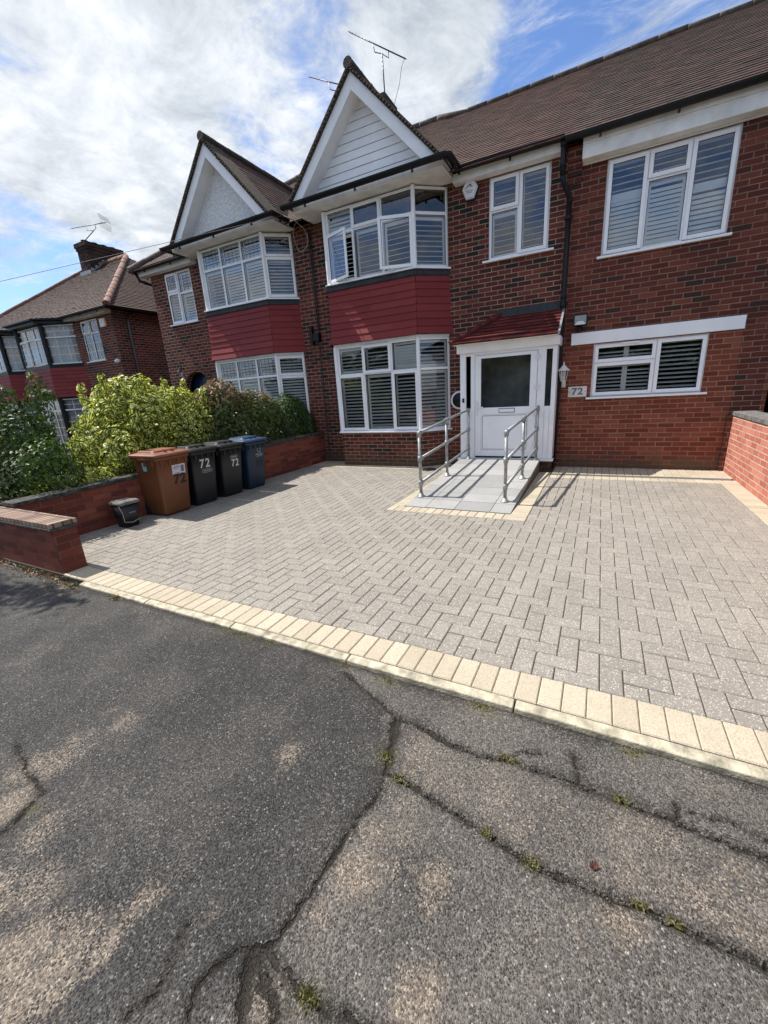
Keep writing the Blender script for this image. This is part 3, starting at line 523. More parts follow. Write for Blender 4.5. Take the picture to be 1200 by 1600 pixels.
while x < 2.36: 
    paver(cb, x, x + u, -0.93, -0.73, 0.001); 
    for k in range(3): paver(cb, x, x + u, -0.61 + 0.2 * k, -0.41 + 0.2 * k, 0.001)
    x += u
x = XL
while x < RX0: 
    for k in range(3): paver(cb, x, x + u, -0.60 + 0.2 * k, -0.40 + 0.2 * k, 0.001)
    x += u
x = RX0
while x < RX1 - 0.2: paver(cb, x, x + u, RY0, RY0 + 0.2, 0.001); x += u
y = RY0
while y < -0.6:
    paver(cb, RX1 - 0.19, RX1, y, y + u, 0.001)
    if y > RY0 + 0.19: paver(cb, RX0, RX0 + 0.16, y, y + u, 0.001)
    y += u
struct(cb.build('driveway_border', 'cream'))
mb = MB(); mb.box(-4.76, 4.6, -5.884, 0.03, -0.10, -0.0075); struct(mb.build('paving_bed', 'sand'))
mb = MB(); x = -3.21                                                                          # edging kerb
while x < 4.6:
    L_ = 0.91; mb.hexa([(x + .004, -5.946, -0.10), (x + L_ - .004, -5.946, -0.10), (x + L_ - .004, -5.888, -0.10), (x + .004, -5.888, -0.10), (x + .004, -5.940, -0.010), (x + L_ - .004, -5.940, -0.010), (x + L_ - .004, -5.888, -0.002), (x + .004, -5.888, -0.002)]); x += L_
struct(mb.build('kerb', 'kerb', bevel=0.006))
# drainage channel in the right bay
mb = MB(); mb.box(RX1 + 0.01, 2.36, -0.728, -0.612, -0.06, -0.02)
for k in range(int(2.28 / 0.02)): xx = RX1 + 0.016 + k * 0.02; mb.box(xx, xx + 0.010, -0.725, -0.615, -0.02, 0.0)
for yy in (-0.728, -0.620): mb.box(RX1 + 0.01, 2.36, yy, yy + 0.008, -0.0199, 0.002)
tag(mb.build('drain_channel', 'galv'), 'narrow slotted drain channel set in cream paving before the wall', 'drain')
mb = MB(); mb.lathe((-2.02, -0.62, 0.0), [(0.13, 0.0), (0.13, 0.012), (0.11, 0.014), (0.02, 0.010)], 20); tag(mb.build('drain_cover', 'black'), 'small dark round drain cover beside the bay window foot', 'drain cover')

# ------------------------------------------------------------------ windows
def window(house, F, w, z0, z1, cells, name='window', glass='glass', shut=None, fmat='upvc', sill=True, depth=0.02, label=None, fw=0.04, leaded=(), sillw=0.05):
    """cells: (u0,u1,za,zb,kind[,angle]); shut: None or list of (u0,u1,za,zb,tilt,pitch,mat)"""
    fr = MB(); n1, n0 = -depth, -depth - 0.06
    us = sorted({c[0] for c in cells} | {c[1] for c in cells})
    for c in cells:
        a, b, lo, hi = c[:4]; e = lambda v, s, lim: fw if abs(v - lim) < 1e-6 else 0.022
        l, r_, d, t = e(a, 0, 0), e(b, 0, w), e(lo, 0, z0), e(hi, 0, z1)
        fr.lbox(F, a, a + l, lo, hi, n0, n1); fr.lbox(F, b - r_, b, lo, hi, n0, n1); fr.lbox(F, a + l, b - r_, lo, lo + d, n0, n1); fr.lbox(F, a + l, b - r_, hi - t, hi, n0, n1)
    win = fr.build(name, fmat, house, bevel=0.004, label=label)
    if sill: s = MB(); s.lbox(F, -sillw, w + sillw, z0 - 0.03, z0, -depth - 0.05, 0.055); s.build('sill', fmat, win, bevel=0.005)
    for ci, c in enumerate(cells):
        a, b, lo, hi, kind = c[:5]; l, r_ = (fw if a < 1e-6 else 0.022), (fw if abs(b - w) < 1e-6 else 0.022); d, t = (fw if abs(lo - z0) < 1e-6 else 0.022), (fw if abs(hi - z1) < 1e-6 else 0.022)
        a2, b2, lo2, hi2 = a + l, b - r_, lo + d, hi - t
        if kind == 'sash':
            ang = c[5] if len(c) > 5 else 0; o = 0.016; S = MB(); sw = 0.048
            A, B, C, D = a2 - o, b2 + o, lo2 - o, hi2 + o; p0, p1 = n1 + 0.001, n1 + 0.024
            G = F
            if ang:                                 # swung open about its left (ang>0) or right (ang<0) edge
                O, U, Nn = F; hu = A if ang > 0 else B; rot = Matrix.Rotation(-ang, 3, 'Z'); U2 = rot @ U; N2 = rot @ Nn
                H = O + U * hu + Nn * p1; G = (H - U2 * hu - N2 * p1, U2, N2)
            S.lbox(G, A, A + sw, C, D, p0, p1); S.lbox(G, B - sw, B, C, D, p0, p1); S.lbox(G, A + sw, B - sw, C, C + sw, p0, p1); S.lbox(G, A + sw, B - sw, D - sw, D, p0, p1)
            S.build('sash', fmat, win, bevel=0.004, label='casement swung open' if ang else None)
            a2, b2, lo2, hi2 = A + sw, B - sw, C + sw, D - sw; gn = p0 + 0.010
        else: G = F; gn = n1 - 0.02
        g = MB(); O, U, Nn = G; P = lambda u_, z_: O + U * u_ + Nn * gn + V((0, 0, z_)); g.poly([P(a2 - .004, lo2 - .004), P(b2 + .004, lo2 - .004), P(b2 + .004, hi2 + .004), P(a2 - .004, hi2 + .004)]); g.build('pane', glass, win)
        s = MB(); e_ = 0.006
        for q in ((a2, a2 + e_, lo2, hi2), (b2 - e_, b2, lo2, hi2), (a2 + e_, b2 - e_, lo2, lo2 + e_), (a2 + e_, b2 - e_, hi2 - e_, hi2)): s.lbox(G, *q, gn + 0.001, gn + 0.006)
        s.build('glazing_seal', 'black', win)
        if ci in leaded:
            Ld = MB(); nu, nz = leaded[ci]; lw_ = .008 if fmat == 'paint' else .002
            for k in range(1, nu): uu = a2 + (b2 - a2) * k / nu; Ld.lbox(G, uu - lw_, uu + lw_, lo2 + e_, hi2 - e_, gn + .001, gn + .005)
            for k in range(1, nz): zz = lo2 + (hi2 - lo2) * k / nz; Ld.lbox(G, a2 + e_, b2 - e_, zz - lw_, zz + lw_, gn + .0012, gn + .0045)
            Ld.build('leading', 'lead' if fmat != 'paint' else 'paint', win)
    if shut:
        for (a, b, lo, hi, tilt, pitch, mt) in shut:
            s = MB(); st = 0.035; nn = -depth - 0.085
            s.lbox(F, a, a + st, lo, hi, nn - .012, nn + .012); s.lbox(F, b - st, b, lo, hi, nn - .012, nn + .012); s.lbox(F, a + st, b - st, lo, lo + .05, nn - .012, nn + .012); s.lbox(F, a + st, b - st, hi - .05, hi, nn - .012, nn + .012)
            z = lo + 0.05 + pitch * 0.5; O, U, Nn = F; hw = 0.027
            while z < hi - 0.05 - pitch * 0.3:
                tl = tilt + random.uniform(-0.03, 0.03); dn, dz = math.cos(tl) * hw, math.sin(tl) * hw; tn, tz = -math.sin(tl) * 0.004, math.cos(tl) * 0.004
                Q = [O + Nn * (nn + sx * dn + sy * tn) + V((0, 0, z - sx * dz + sy * tz)) for sx, sy in ((1, -1), (1, 1), (-1, 1), (-1, -1))]
                Ua, Ub = U * (a + st), U * (b - st); A4 = [q + Ua for q in Q]; B4 = [q + Ub for q in Q]
                s.poly([A4[0], B4[0], B4[1], A4[1]]); s.poly([A4[1], B4[1], B4[2], A4[2]]); s.poly([A4[2], B4[2], B4[3], A4[3]]); s.poly([A4[3], B4[3], B4[0], A4[0]])
                z += pitch
            s.build('shutter', mt, win)
    return win
OPEN, HALF, SHUT_ = 0.12, 0.55, 1.12

# ------------------------------------------------------------------ bay with gable above
EAVE_Y, EAVE_Z, SL = -0.28, 4.62, 0.70               # main roof plane: z = EAVE_Z + SL*(y-EAVE_Y)
def bay(house, xl, xr, sp, yb, cfg):
    base = [(xl - 0.235, 0.02), (xl, yb), (xr, yb), (xr + sp, 0.02)]
    mb = MB()
    for a, b in zip(base, base[1:]): mb.poly([(*a, -0.02), (*b, -0.02), (*b, 0.66), (*a, 0.66)])
    mb.poly([(*p, 0.655) for p in base]); mb.build('bay_base', 'brick', house)
    faces = [frame(base[0], base[1]), frame(base[1], base[2]), frame(base[2], base[3])]
    for lvl, (z0, z1) in (('lower', (0.69, 2.30)), ('upper', (3.39, 4.56))):
        for k, (F, w) in enumerate(faces):
            cf = cfg[lvl][k]; window(house, F, w, z0, z1, **cf(w, z0, z1))
    for (z0, z1) in ((0.69, 2.30), (3.39, 4.56)):
        for p in (base[1], base[2]): posts = MB(); posts.prism([(p[0] + 0.036 * math.cos(q), p[1] + 0.01 + 0.036 * math.sin(q)) for q in [i * math.pi / 4 for i in range(8)]], z0, z1); posts.build('corner_post', 'upvc', house)
    # white head strip, tile band flaring outwards, lead flashing
    mb = MB()
    def off(pts, d): return [(pts[0][0] - d * 0.9, pts[0][1]), (pts[1][0] - d * 0.45, pts[1][1] - d), (pts[2][0] + d * 0.45, pts[2][1] - d), (pts[3][0] + d * 0.9, pts[3][1])]
    o = off(base, 0.02); mb.prism([o[0], o[1], o[2], o[3]], 2.30, 2.345); mb.build('bay_head', 'upvc_old', house)
    lo, mid_, hi = off(base, 0.085), off(base, 0.045), off(base, 0.035); tb = MB()
    for (A, B, za, zb) in ((lo, mid_, 2.345, 2.60), (mid_, hi, 2.60, 3.27)):
        for k in range(3):
            tiles(tb, [(*A[k], za), (*A[k + 1], za), (*B[k + 1], zb), (*B[k], zb)], gauge=0.1145 if za > 2.4 else 0.127, width=cfg['tw'], lap=0.013, jit=0.0012, sideways=0.0005)
    tb.build('hung_tiles', 'tile_red', house)
    mb = MB(); A = off(base, 0.062); mb.prism(A, 3.262, 3.335); mb.prism(off(base, 0.05), 3.3351, 3.36); mb.build('lead_flashing', 'lead', house, bevel=0.01)
    mb = MB(); mb.prism(off(base, 0.075), 3.362, 3.388); mb.build('bay_sill', 'upvc', house, bevel=0.004)
    mb = MB(); mb.prism(off(base, 0.06), 0.662, 0.689); mb.build('bay_sill', 'upvc', house, bevel=0.004)
def gable(house, xc, hw, gl, gr, yg, ya, zr, fill, soff_z=4.585):
    """gl, gr: x of soffit ends; hw: half width of roof at eave; zr: ridge height"""
    ze = 4.66; mb = MB(); mb.box(gl, gr, yg + 0.02, 0.0, soff_z, soff_z + 0.015); mb.build('soffit', 'paint', house)
    mb = MB(); mb.box(gl, gr, yg - 0.0, yg + 0.02, soff_z - 0.012, 4.68); mb.box(gl, gl + 0.02, yg + 0.021, -0.17, soff_z - 0.012, 4.68); mb.box(gr - 0.02, gr, yg + 0.021, -0.17, soff_z - 0.012, 4.68); mb.build('fascia', 'paint', house, bevel=0.004)
    yrid = EAVE_Y + (zr - EAVE_Z) / SL; yev = EAVE_Y + (ze - EAVE_Z) / SL; yf = yg - 0.08
    rt = MB()
    L_ = [(xc - hw, yf, ze), (xc - hw, yev, ze), (xc, yrid, zr), (xc, yf, zr)]; R_ = [(xc + hw, yev, ze), (xc + hw, yf, ze), (xc, yf, zr), (xc, yrid, zr)]
    tiles(rt, L_, jit=0.0022, lap=.009); tiles(rt, R_, jit=0.0022, lap=.009); rt.build('gable_roof', 'roof', house)
    # under-cloak, bargeboards, verge
    pitch = math.atan2(zr - ze, hw); vb = MB(); bb = MB(); sf = MB(); nrm = V((math.sin(pitch), 0, math.cos(pitch)))
    for s in (-1, 1):
        a = V((xc + s * hw, 0, ze)); b = V((xc, 0, zr)); dv = V((s * math.sin(pitch), 0, math.cos(pitch))) 
        def band(m_, d0, d1, y0, y1, ea=0.0):
            def P(p, d, y): q = p - V((0, 0, 1)) * (d / math.cos(pitch)); return (q.x, y, q.z)
            a0, a1 = a, a
            def foot(d):                            # stop boards on the eave line z=ze+ea
                q = a - V((0, 0, d / math.cos(pitch))); t = (ze + ea - q.z) / (zr - ze); return V((q.x - s * hw * t, 0, q.z + (zr - ze) * t)) if t > 0 else q
            f0, f1 = foot(d0), foot(d1); t0, t1 = b - V((0, 0, d0 / math.cos(pitch))), b - V((0, 0, d1 / math.cos(pitch)))
            c = [(f1.x, y0, f1.z), (t1.x, y0, t1.z), (t1.x, y1, t1.z), (f1.x, y1, f1.z), (f0.x, y0, f0.z), (t0.x, y0, t0.z), (t0.x, y1, t0.z), (f0.x, y1, f0.z)]
            if s > 0: c = [c[1], c[0], c[3], c[2], c[5], c[4], c[7], c[6]]
            m_.hexa(c)
        band(vb, -0.012, 0.045, yf - 0.006, yev, -0.02)                # roof thickness and verge edge
        band(bb, 0.046, 0.205, yg - 0.045, yg - 0.02, 0.02)            # bargeboard
        band(sf, 0.19, 0.204, yg - 0.019, ya, 0.02)                    # raking soffit
    n = 34                                                            # ragged mortar along the verge
    for s in (-1, 1):
        for k in range(n):
            t = (k + 0.5) / n; p = V((xc + s * hw * (1 - t), yf - 0.004, ze + (zr - ze) * t)); q = nrm * V((s, 1, 1)); vb.lathe(tuple(p + V((s * nrm.x, 0, nrm.z)) * (random.uniform(-0.030, -0.012))), [(0.014, -0.022), (0.022, -0.005), (0.019, 0.010), (0.006, 0.016)], 6)
    vb.build('verge', 'verge', house); bb.build('bargeboard', 'board', house, bevel=0.004); sf.build('raking_soffit', 'board', house)
    rr = MB(); ridge_run(rr, (xc, yf - 0.02, zr + 0.005), (xc, yrid, zr + 0.005), 0.075, 0.3); rr.build('ridge_tiles', 'verge', house)
    # infill panel
    off_ = 0.20 / math.cos(pitch); zt = zr - off_; hwp = hw * (zt - ze) / (zr - ze); pn = MB()
    if fill == 'board':
        z = ze + 0.0; g = 0.125; k = 0
        while z < zt - 0.01:
            z2 = min(z + g - 0.006, zt); h0, h1 = hwp * (zt - z) / (zt - ze), hwp * (zt - z2) / (zt - ze)
            pn.hexa([(xc - h0, ya - 0.012, z), (xc + h0, ya - 0.012, z), (xc + h0, ya + 0.01, z), (xc - h0, ya + 0.01, z), (xc - h1, ya - 0.004, z2), (xc + h1, ya - 0.004, z2), (xc + h1, ya + 0.01, z2), (xc - h1, ya + 0.01, z2)]); z += g
        pn.build('cladding', 'board', house, bevel=0.002)
        bk = MB(); bk.poly([(xc - hwp, ya + 0.012, ze), (xc + hwp, ya + 0.012, ze), (xc, ya + 0.012, zt)]); bk.build('cladding_backing', 'label_grey', house)
    else:
        pn.prism([(xc - hwp, ya), (xc + hwp, ya), (xc + hwp, ya + 0.02), (xc - hwp, ya + 0.02)], ze, ze + 0.001); pn.poly([(xc - hwp, ya, ze), (xc + hwp, ya, ze), (xc, ya, zt)]); pn.build('render_panel', 'render', house)
    lg = MB(); lg.box(xc - hw + 0.1, xc + hw - 0.1, yg + 0.03, ya + 0.01, ze - 0.012, ze - 0.002); lg.build('ledge', 'lead', house)
def gutter(house, pts, name='gutter', r=0.062):
    """half-round gutter along a polyline; hangs below the tiles"""
    mb = MB(); pts = [V(p) for p in pts]; rings = []; n = 8
    for i, p in enumerate(pts):
        d0 = (pts[i] - pts[i - 1]).normalized() if i else (pts[1] - pts[0]).normalized(); d1 = (pts[i + 1] - pts[i]).normalized() if i + 1 < len(pts) else d0
        s0 = d0.cross(V((0, 0, 1))); s1 = d1.cross(V((0, 0, 1))); sd = (s0 + s1).normalized(); k = 1 / max(0.5, sd.dot(s0)); ring = []
        for j in range(n + 1): a = math.pi * j / n; ring.append(p + sd * (r * math.cos(a) * k) + V((0, 0, -r * math.sin(a))))
        for j in range(n + 1): a = math.pi * (n - j) / n; ring.append(p + sd * ((r - .006) * math.cos(a) * k) + V((0, 0, -(r - .006) * math.sin(a))))
        rings.append(ring)
    mb.loft(rings, True)
    for a, b in zip(pts, pts[1:]):                                      # brackets
        L_ = (b - a).length; k = max(1, int(L_ / 0.8))
        for i in range(k): p = a + (b - a) * ((i + 0.5) / k); mb.box(p.x - .014, p.x + .014, p.y - .014, p.y + .014, p.z - 0.105, p.z - 0.055)
    return mb.build(name, 'black', house)

# ------------------------------------------------------------------ our house (no. 72)
PX = -4.75
home = empty('brick_house', (-1.0, 2.0, 0), 'red brick house with white boarded gable and a ramp up to its white door', 'house')
def shutcells(cells, tilt, pitch, mt, inset=0.03): return [(c[0] + inset, c[1] - inset, c[2] + inset, c[3] - inset, tilt, pitch, mt) for c in cells]
def lw_front(w, z0, z1):
    a, b = 0.60, 1.20; t = 1.775; cs = [(0, a, t, z1, 'fix'), (a, b, t, z1, 'sash'), (b, w, t, z1, 'fix'), (0, a, z0, t, 'sash'), (a, b, z0, t, 'fix'), (b, w, z0, t, 'sash')]
    sh = shutcells(cs[:2] + cs[3:], 0.38, 0.064, 'slat') + shutcells(cs[2:3], SHUT_, 0.05, 'slat')
    return dict(cells=cs, shut=sh, sill=False)
def lw_side(w, z0, z1):
    t = 1.775; cs = [(0, w, t, z1, 'fix'), (0, w, z0, t, 'fix')]; return dict(cells=cs, shut=shutcells(cs, 0.45, 0.064, 'slat'), sill=False)
def uw_front(w, z0, z1):
    a, b = 0.57, 1.14; t = 4.19; cs = [(0, a, t, z1, 'fix'), (a, b, t, z1, 'sash'), (b, w, t, z1, 'fix'), (0, a, z0, t, 'sash', R(-40)), (a, b, z0, t, 'fix'), (b, w, z0, t, 'sash', R(17))]
    cs[3] = (0, a, z0, t, 'sash', R(20)); cs[5] = (b, w, z0, t, 'sash', R(-20))
    return dict(cells=cs, shut=shutcells(cs[:1], 0.9, 0.06, 'slat') + shutcells(cs[3:4], 0.35, 0.066, 'slat') + shutcells(cs[4:], 0.30, 0.080, 'slat'), sill=False, glass='glass_sky')
def uw_side(w, z0, z1):
    t = 4.19; cs = [(0, w, t, z1, 'fix'), (0, w, z0, t, 'fix')]; return dict(cells=cs, shut=shutcells(cs[1:], 0.12, 0.075, 'slat'), sill=False, glass='glass')
bay(home, -4.0, -2.26, 0.46, -0.38, {'lower': [lw_side, lw_front, lw_side], 'upper': [uw_side, uw_front, uw_side], 'tw': 0.9})
gable(home, -3.10, 1.46, -4.47, -1.66, -0.62, -0.40, 6.20, 'board')

# walls with real openings
F0 = (V((PX, 0, 0)), V((1, 0, 0)), V((0, -1, 0))); ux = lambda x: x - PX
mb = MB(); wall_holes(mb, F0, ux(0.0), -0.05, 4.62, [(ux(-4.23), ux(-1.80), 0.66, 4.56), (ux(-1.12), ux(-0.215), 3.36, 4.50), (ux(-1.48), ux(0.0) - 0.012, 0.0, 2.3)]); mb.build('wall', 'brick', home)
F1 = (V((0, -0.008, 0)), V((1, 0, 0)), V((0, -1, 0)))
mb = MB(); wall_holes(mb, F1, 6.0, 1.935, 4.62, [(0.52, 1.98, 3.12, 4.31), (2.64, 3.6, 1.935, 2.10)], 0.13)
wall_holes(mb, F1, 6.0, 1.12, 1.9349, [(0.20, 2.30, 1.12, 1.9349), (2.64, 3.6, 1.12, 1.9349)], 0.02)
wall_holes(mb, F1, 6.0, -0.05, 1.1199, [(0.12, 2.32, -0.05, 1.1199), (2.64, 3.6, -0.05, 1.1199)], 0.02); mb.build('extension_wall', 'brick_ext', home)
mb = MB(); F1b = (V((0.12, -0.010, 0)), V((1, 0, 0)), V((0, -1, 0)))
wall_holes(mb, F1b, 2.2, -0.05, 1.935, [(0.405, 1.84, 1.135, 1.928)], 0.13); mb.build('infill_wall', 'brick_new', home)
mb = MB()                                                                # soldier course above the white lintel
k = 0; x = 0.30
while x < 2.30: mb.box(x + .004, x + .068, -0.013, -0.004, 2.115, 2.175); x += 0.075
mb.build('soldier_course', 'brick_ext', home)
mb = MB(); mb.box(0.20, 2.325, -0.055, -0.010, 1.937, 2.108); mb.build('lintel', 'upvc', home, bevel=0.006)
mb = MB()                                                                # side passage reveals, ground floor right edge
mb.box(2.64, 2.70, 0.0, 4.5, -0.05, 2.10); mb.box(3.6, 3.68, 0.0, 4.5, -0.05, 2.10); mb.box(2.70, 3.6, 4.4, 4.5, -0.05, 2.1); mb.box(2.70, 3.6, 0.02, 4.4, 2.10, 2.16); mb.build('passage_wall', 'brick_new', home)
mb = MB()                                                                # rear and side walls, near-black sheets coloured as the unlit rooms
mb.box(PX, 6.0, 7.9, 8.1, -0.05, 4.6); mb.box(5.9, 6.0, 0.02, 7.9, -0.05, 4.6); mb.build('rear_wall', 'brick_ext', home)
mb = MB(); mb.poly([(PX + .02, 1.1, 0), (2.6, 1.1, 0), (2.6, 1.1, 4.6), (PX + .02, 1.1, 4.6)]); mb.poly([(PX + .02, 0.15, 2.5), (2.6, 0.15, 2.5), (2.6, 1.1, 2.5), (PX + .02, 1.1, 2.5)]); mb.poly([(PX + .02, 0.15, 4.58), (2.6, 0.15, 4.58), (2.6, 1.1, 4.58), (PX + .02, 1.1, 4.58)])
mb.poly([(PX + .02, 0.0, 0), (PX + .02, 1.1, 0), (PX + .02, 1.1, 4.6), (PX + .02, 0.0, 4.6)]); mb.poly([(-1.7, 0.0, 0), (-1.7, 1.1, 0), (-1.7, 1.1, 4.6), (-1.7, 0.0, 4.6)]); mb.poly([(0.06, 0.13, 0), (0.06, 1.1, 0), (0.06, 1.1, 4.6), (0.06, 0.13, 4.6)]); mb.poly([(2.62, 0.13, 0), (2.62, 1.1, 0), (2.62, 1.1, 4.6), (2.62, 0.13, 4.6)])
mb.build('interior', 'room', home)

Fm = lambda x: (V((x, 0, 0)), V((1, 0, 0)), V((0, -1, 0)))
def mw(w, z0, z1): a = 0.455; t = 4.045; return [(0, a, t, z1, 'sash'), (0, a, z0, t, 'fix'), (a, w, z0, z1, 'sash')]
cs = mw(0.905, 3.36, 4.50); window(home, Fm(-1.12), 0.905, 3.36, 4.50, cs, shut=shutcells(cs, 0.30, 0.080, 'slat'), glass='glass_sky', sillw=0.09)
cs = [(0, 0.50, 3.12, 4.31, 'sash'), (0.50, 0.97, 3.96, 4.31, 'sash'), (0.50, 0.97, 3.12, 3.96, 'fix'), (0.97, 1.46, 3.12, 4.31, 'sash')]
window(home, Fm(0.52), 1.46, 3.12, 4.31, cs, shut=[(0.03, 0.48, 3.15, 3.85, SHUT_, 0.055, 'slat_grey'), (0.03, 0.48, 3.85, 4.28, 0.5, 0.08, 'slat_grey'), (0.52, 0.95, 3.15, 3.94, SHUT_, 0.055, 'slat_grey'), (0.52, 0.95, 3.98, 4.28, 0.5, 0.07, 'slat_grey'), (0.99, 1.43, 3.15, 3.75, SHUT_, 0.06, 'slat_grey'), (0.99, 1.43, 3.75, 4.28, 0.5, 0.08, 'slat_grey')], glass='glass_sky', sillw=0.05)
cs = [(0, 0.83, 1.645, 1.93, 'sash'), (0, 0.83, 1.135, 1.645, 'sash'), (0.83, 1.44, 1.135, 1.93, 'sash')]
window(home, (V((0.525, -0.01, 0)), V((1, 0, 0)), V((0, -1, 0))), 1.44, 1.135, 1.93, cs, shut=[(0.03, 0.45, 1.16, 1.62, 0.35, 0.055, 'slat'), (0.45, 0.81, 1.16, 1.62, 0.35, 0.055, 'slat'), (0.03, 0.45, 1.66, 1.91, 0.35, 0.055, 'slat'), (0.45, 0.81, 1.66, 1.91, 0.35, 0.055, 'slat'), (0.86, 1.41, 1.16, 1.90, 0.35, 0.062, 'slat')], glass='glass', sillw=0.06)
mb = MB(); mb.box(0.90, 1.13, -0.055, -0.012, 1.895, 1.912); mb.build('trickle_vent', 'upvc', home)
# fascia, soffit and gutters
mb = MB(); mb.box(-1.655, -0.02, -0.17, -0.01, 4.50, 4.62); mb.build('fascia', 'paint', home, bevel=0.004)
mb = MB(); mb.box(0.20, 6.0, -0.17, -0.0085, 4.335, 4.50); mb.box(0.20, 6.0, -0.185, -0.0085, 4.502, 4.60); mb.build('fascia', 'paint', home, bevel=0.005)
mb = MB(); mb.box(0.20, 2.30, -0.02, -0.0085, 4.311, 4.333); mb.build('window_head', 'upvc_old', home)
mb = MB()                                                                # stepped brick corbel by the downpipe
for i, (d, z) in enumerate(((0.04, 4.12), (0.07, 4.20), (0.10, 4.28), (0.12, 4.36), (0.14, 4.44))): mb.box(0.015, 0.195, -d, -0.0085, z, z + 0.078)
mb.build('corbel', 'brick_ext', home)
gutter(home, [(-4.62, -0.74, 4.672), (-1.60, -0.74, 4.665), (-1.55, -0.70, 4.665), (-1.55, -0.28, 4.66), (-1.50, -0.235, 4.66), (-0.03, -0.235, 4.645)])
gutter(home, [(-0.02, -0.26, 4.60), (6.0, -0.26, 4.625)])
# downpipe
mb = MB(); yp = -0.24
mb.tube([(-0.04, yp, 4.60), (-0.04, yp, 4.30), (-0.04, yp + .02, 4.20)], 0.036, 12); mb.tube([(-0.04, -0.22, 4.22), (-0.02, -0.19, 4.10), (0.055, -0.10, 3.96), (0.062, -0.085, 3.86)], 0.034, 12)
mb.tube([(0.062, -0.085, 3.88), (0.055, -0.08, 2.4), (0.035, -0.08, 0.10), (0.03, -0.10, 0.03), (0.0, -0.14, 0.0)], 0.034, 12)
for z in (4.52, 4.28, 3.88, 3.66, 2.62, 2.50, 1.4, 0.3): xx = -0.04 if z > 4 else 0.062 - (3.88 - z) * 0.007; yy = yp if z > 4 else -0.082; mb.lathe((xx, yy, z), [(0.036, 0), (0.043, 0.004), (0.043, 0.05), (0.036, 0.054)], 12)
for z in (3.70, 2.55, 1.42): mb.box(0.0, 0.115, -0.05, -0.005, z, z + 0.03)
mb.build('downpipe', 'black', home)
# main roof, our side
def zr_(y): return EAVE_Z + SL * (y - EAVE_Y)
EY, EZ = -0.31, zr_(-0.31); YR1 = 4.0; ZR1 = zr_(4.0); YR2 = 3.68; ZR2 = zr_(3.68)
rt = MB(); tiles(rt, [(0.05, EY, EZ), (6.1, EY, EZ), (6.1, YR2, ZR2), (0.05, YR2, ZR2)], jit=0.0026, lap=.009); rt.build('extension_roof', 'roof_grey', home)
rt = MB(); tiles(rt, [(PX, EY, EZ), (0.05, EY, EZ), (0.05, YR2, ZR2), (-2.95, YR2, ZR2), (-3.3, YR1, ZR1), (PX, YR1, ZR1)], jit=0.0022, lap=.009)
roof = rt.build('roof', 'roof', home)
mb = MB(); mb.poly([(PX, YR1, ZR1), (-3.3, YR1, ZR1), (-2.95, YR2 + .6, ZR2), (6.1, YR2, ZR2), (6.1, 8.2, EZ), (PX, 8.2, EZ)]); mb.poly([(-3.3, YR1, ZR1), (-2.95, YR2, ZR2), (-2.95, YR2 + .6, ZR2)]); mb.build('rear_roof', 'roof', home)
mb = MB(); ridge_run(mb, (PX, YR1, ZR1 + .01), (-3.3, YR1, ZR1 + .01)); ridge_run(mb, (-3.3, YR1, ZR1 + .01), (-2.5, YR2 + .1, ZR2 + .02)); ridge_run(mb, (-2.5, YR2, ZR2 + .01), (6.1, YR2, ZR2 + .01), .065); mb.build('ridge_tiles', 'ridge', home)
# porch: white door screen, lean-to tiled roof
YP = -0.40; FP = (V((-1.49, YP, 0)), V((1, 0, 0)), V((0, -1, 0)))
porch = MB(); W_ = 1.53
for a, b in ((0, 0.10), (0.185, 0.255), (1.255, 1.375), (1.465, W_)): porch.lbox(FP, a, b, 0.20, 1.945, -0.06, 0.0)
for a, b in ((0.10, 0.185), (1.375, 1.465)): porch.lbox(FP, a, b, 0.20, 1.045, -0.055, -0.012); porch.lbox(FP, a, b, 1.90, 1.945, -0.055, -0.008)
porch.lbox(FP, 1.385, 1.455, 0.30, 0.98, -0.011, -0.004); porch.lbox(FP, 0.255, 1.255, 1.90, 1.945, -0.058, 0.0)
porch.box(-1.49, -1.44, YP + 0.061, -0.002, 0.20, 1.945); porch.box(-0.01, 0.038, YP + 0.061, -0.012, 0.20, 1.945); porch_o = porch.build('porch_screen', 'upvc', home, bevel=0.004)
mb = MB(); mb.box(-1.53, 0.075, YP - 0.06, 0.0, 1.947, 2.075); mb.build('porch_fascia', 'upvc', home, bevel=0.006)
mb = MB(); mb.box(-1.53, 0.065, YP - 0.07, YP + 0.10, 0.165, 0.198); mb.build('porch_sill', 'upvc', home, bevel=0.006)
mb = MB(); mb.box(-1.47, 0.02, YP + 0.02, 0.0, -0.02, 0.164); mb.build('porch_base', 'brick', home)
for a, b in ((0.10, 0.185), (1.375, 1.465)): mb = MB(); mb.poly([(-1.49 + a, YP + 0.03, 1.045), (-1.49 + b, YP + 0.03, 1.045), (-1.49 + b, YP + 0.03, 1.90), (-1.49 + a, YP + 0.03, 1.90)]); mb.build('sidelight_pane', 'glass_dark', porch_o)
mb = MB(); D0, D1 = 0.262, 1.248
mb.lbox(FP, D0, D0 + 0.10, 0.235, 1.893, -0.03, 0.012); mb.lbox(FP, D1 - 0.10, D1, 0.235, 1.893, -0.03, 0.012); mb.lbox(FP, D0 + .10, D1 - .10, 1.845, 1.893, -0.03, 0.0118); mb.lbox(FP, D0 + .10, D1 - .10, 0.945, 1.055, -0.03, 0.0118); mb.lbox(FP, D0 + .10, D1 - .10, 0.235, 0.325, -0.03, 0.0118)
mb.lbox(FP, D0 + .10, D1 - .10, 0.325, 0.945, -0.02, 0.0); mb.lbox(FP, D0 + .13, D1 - .13, 0.355, 0.915, 0.0, 0.006)
door = mb.build('door', 'upvc', home, bevel=0.004, label='white half-glazed front door with letterbox')
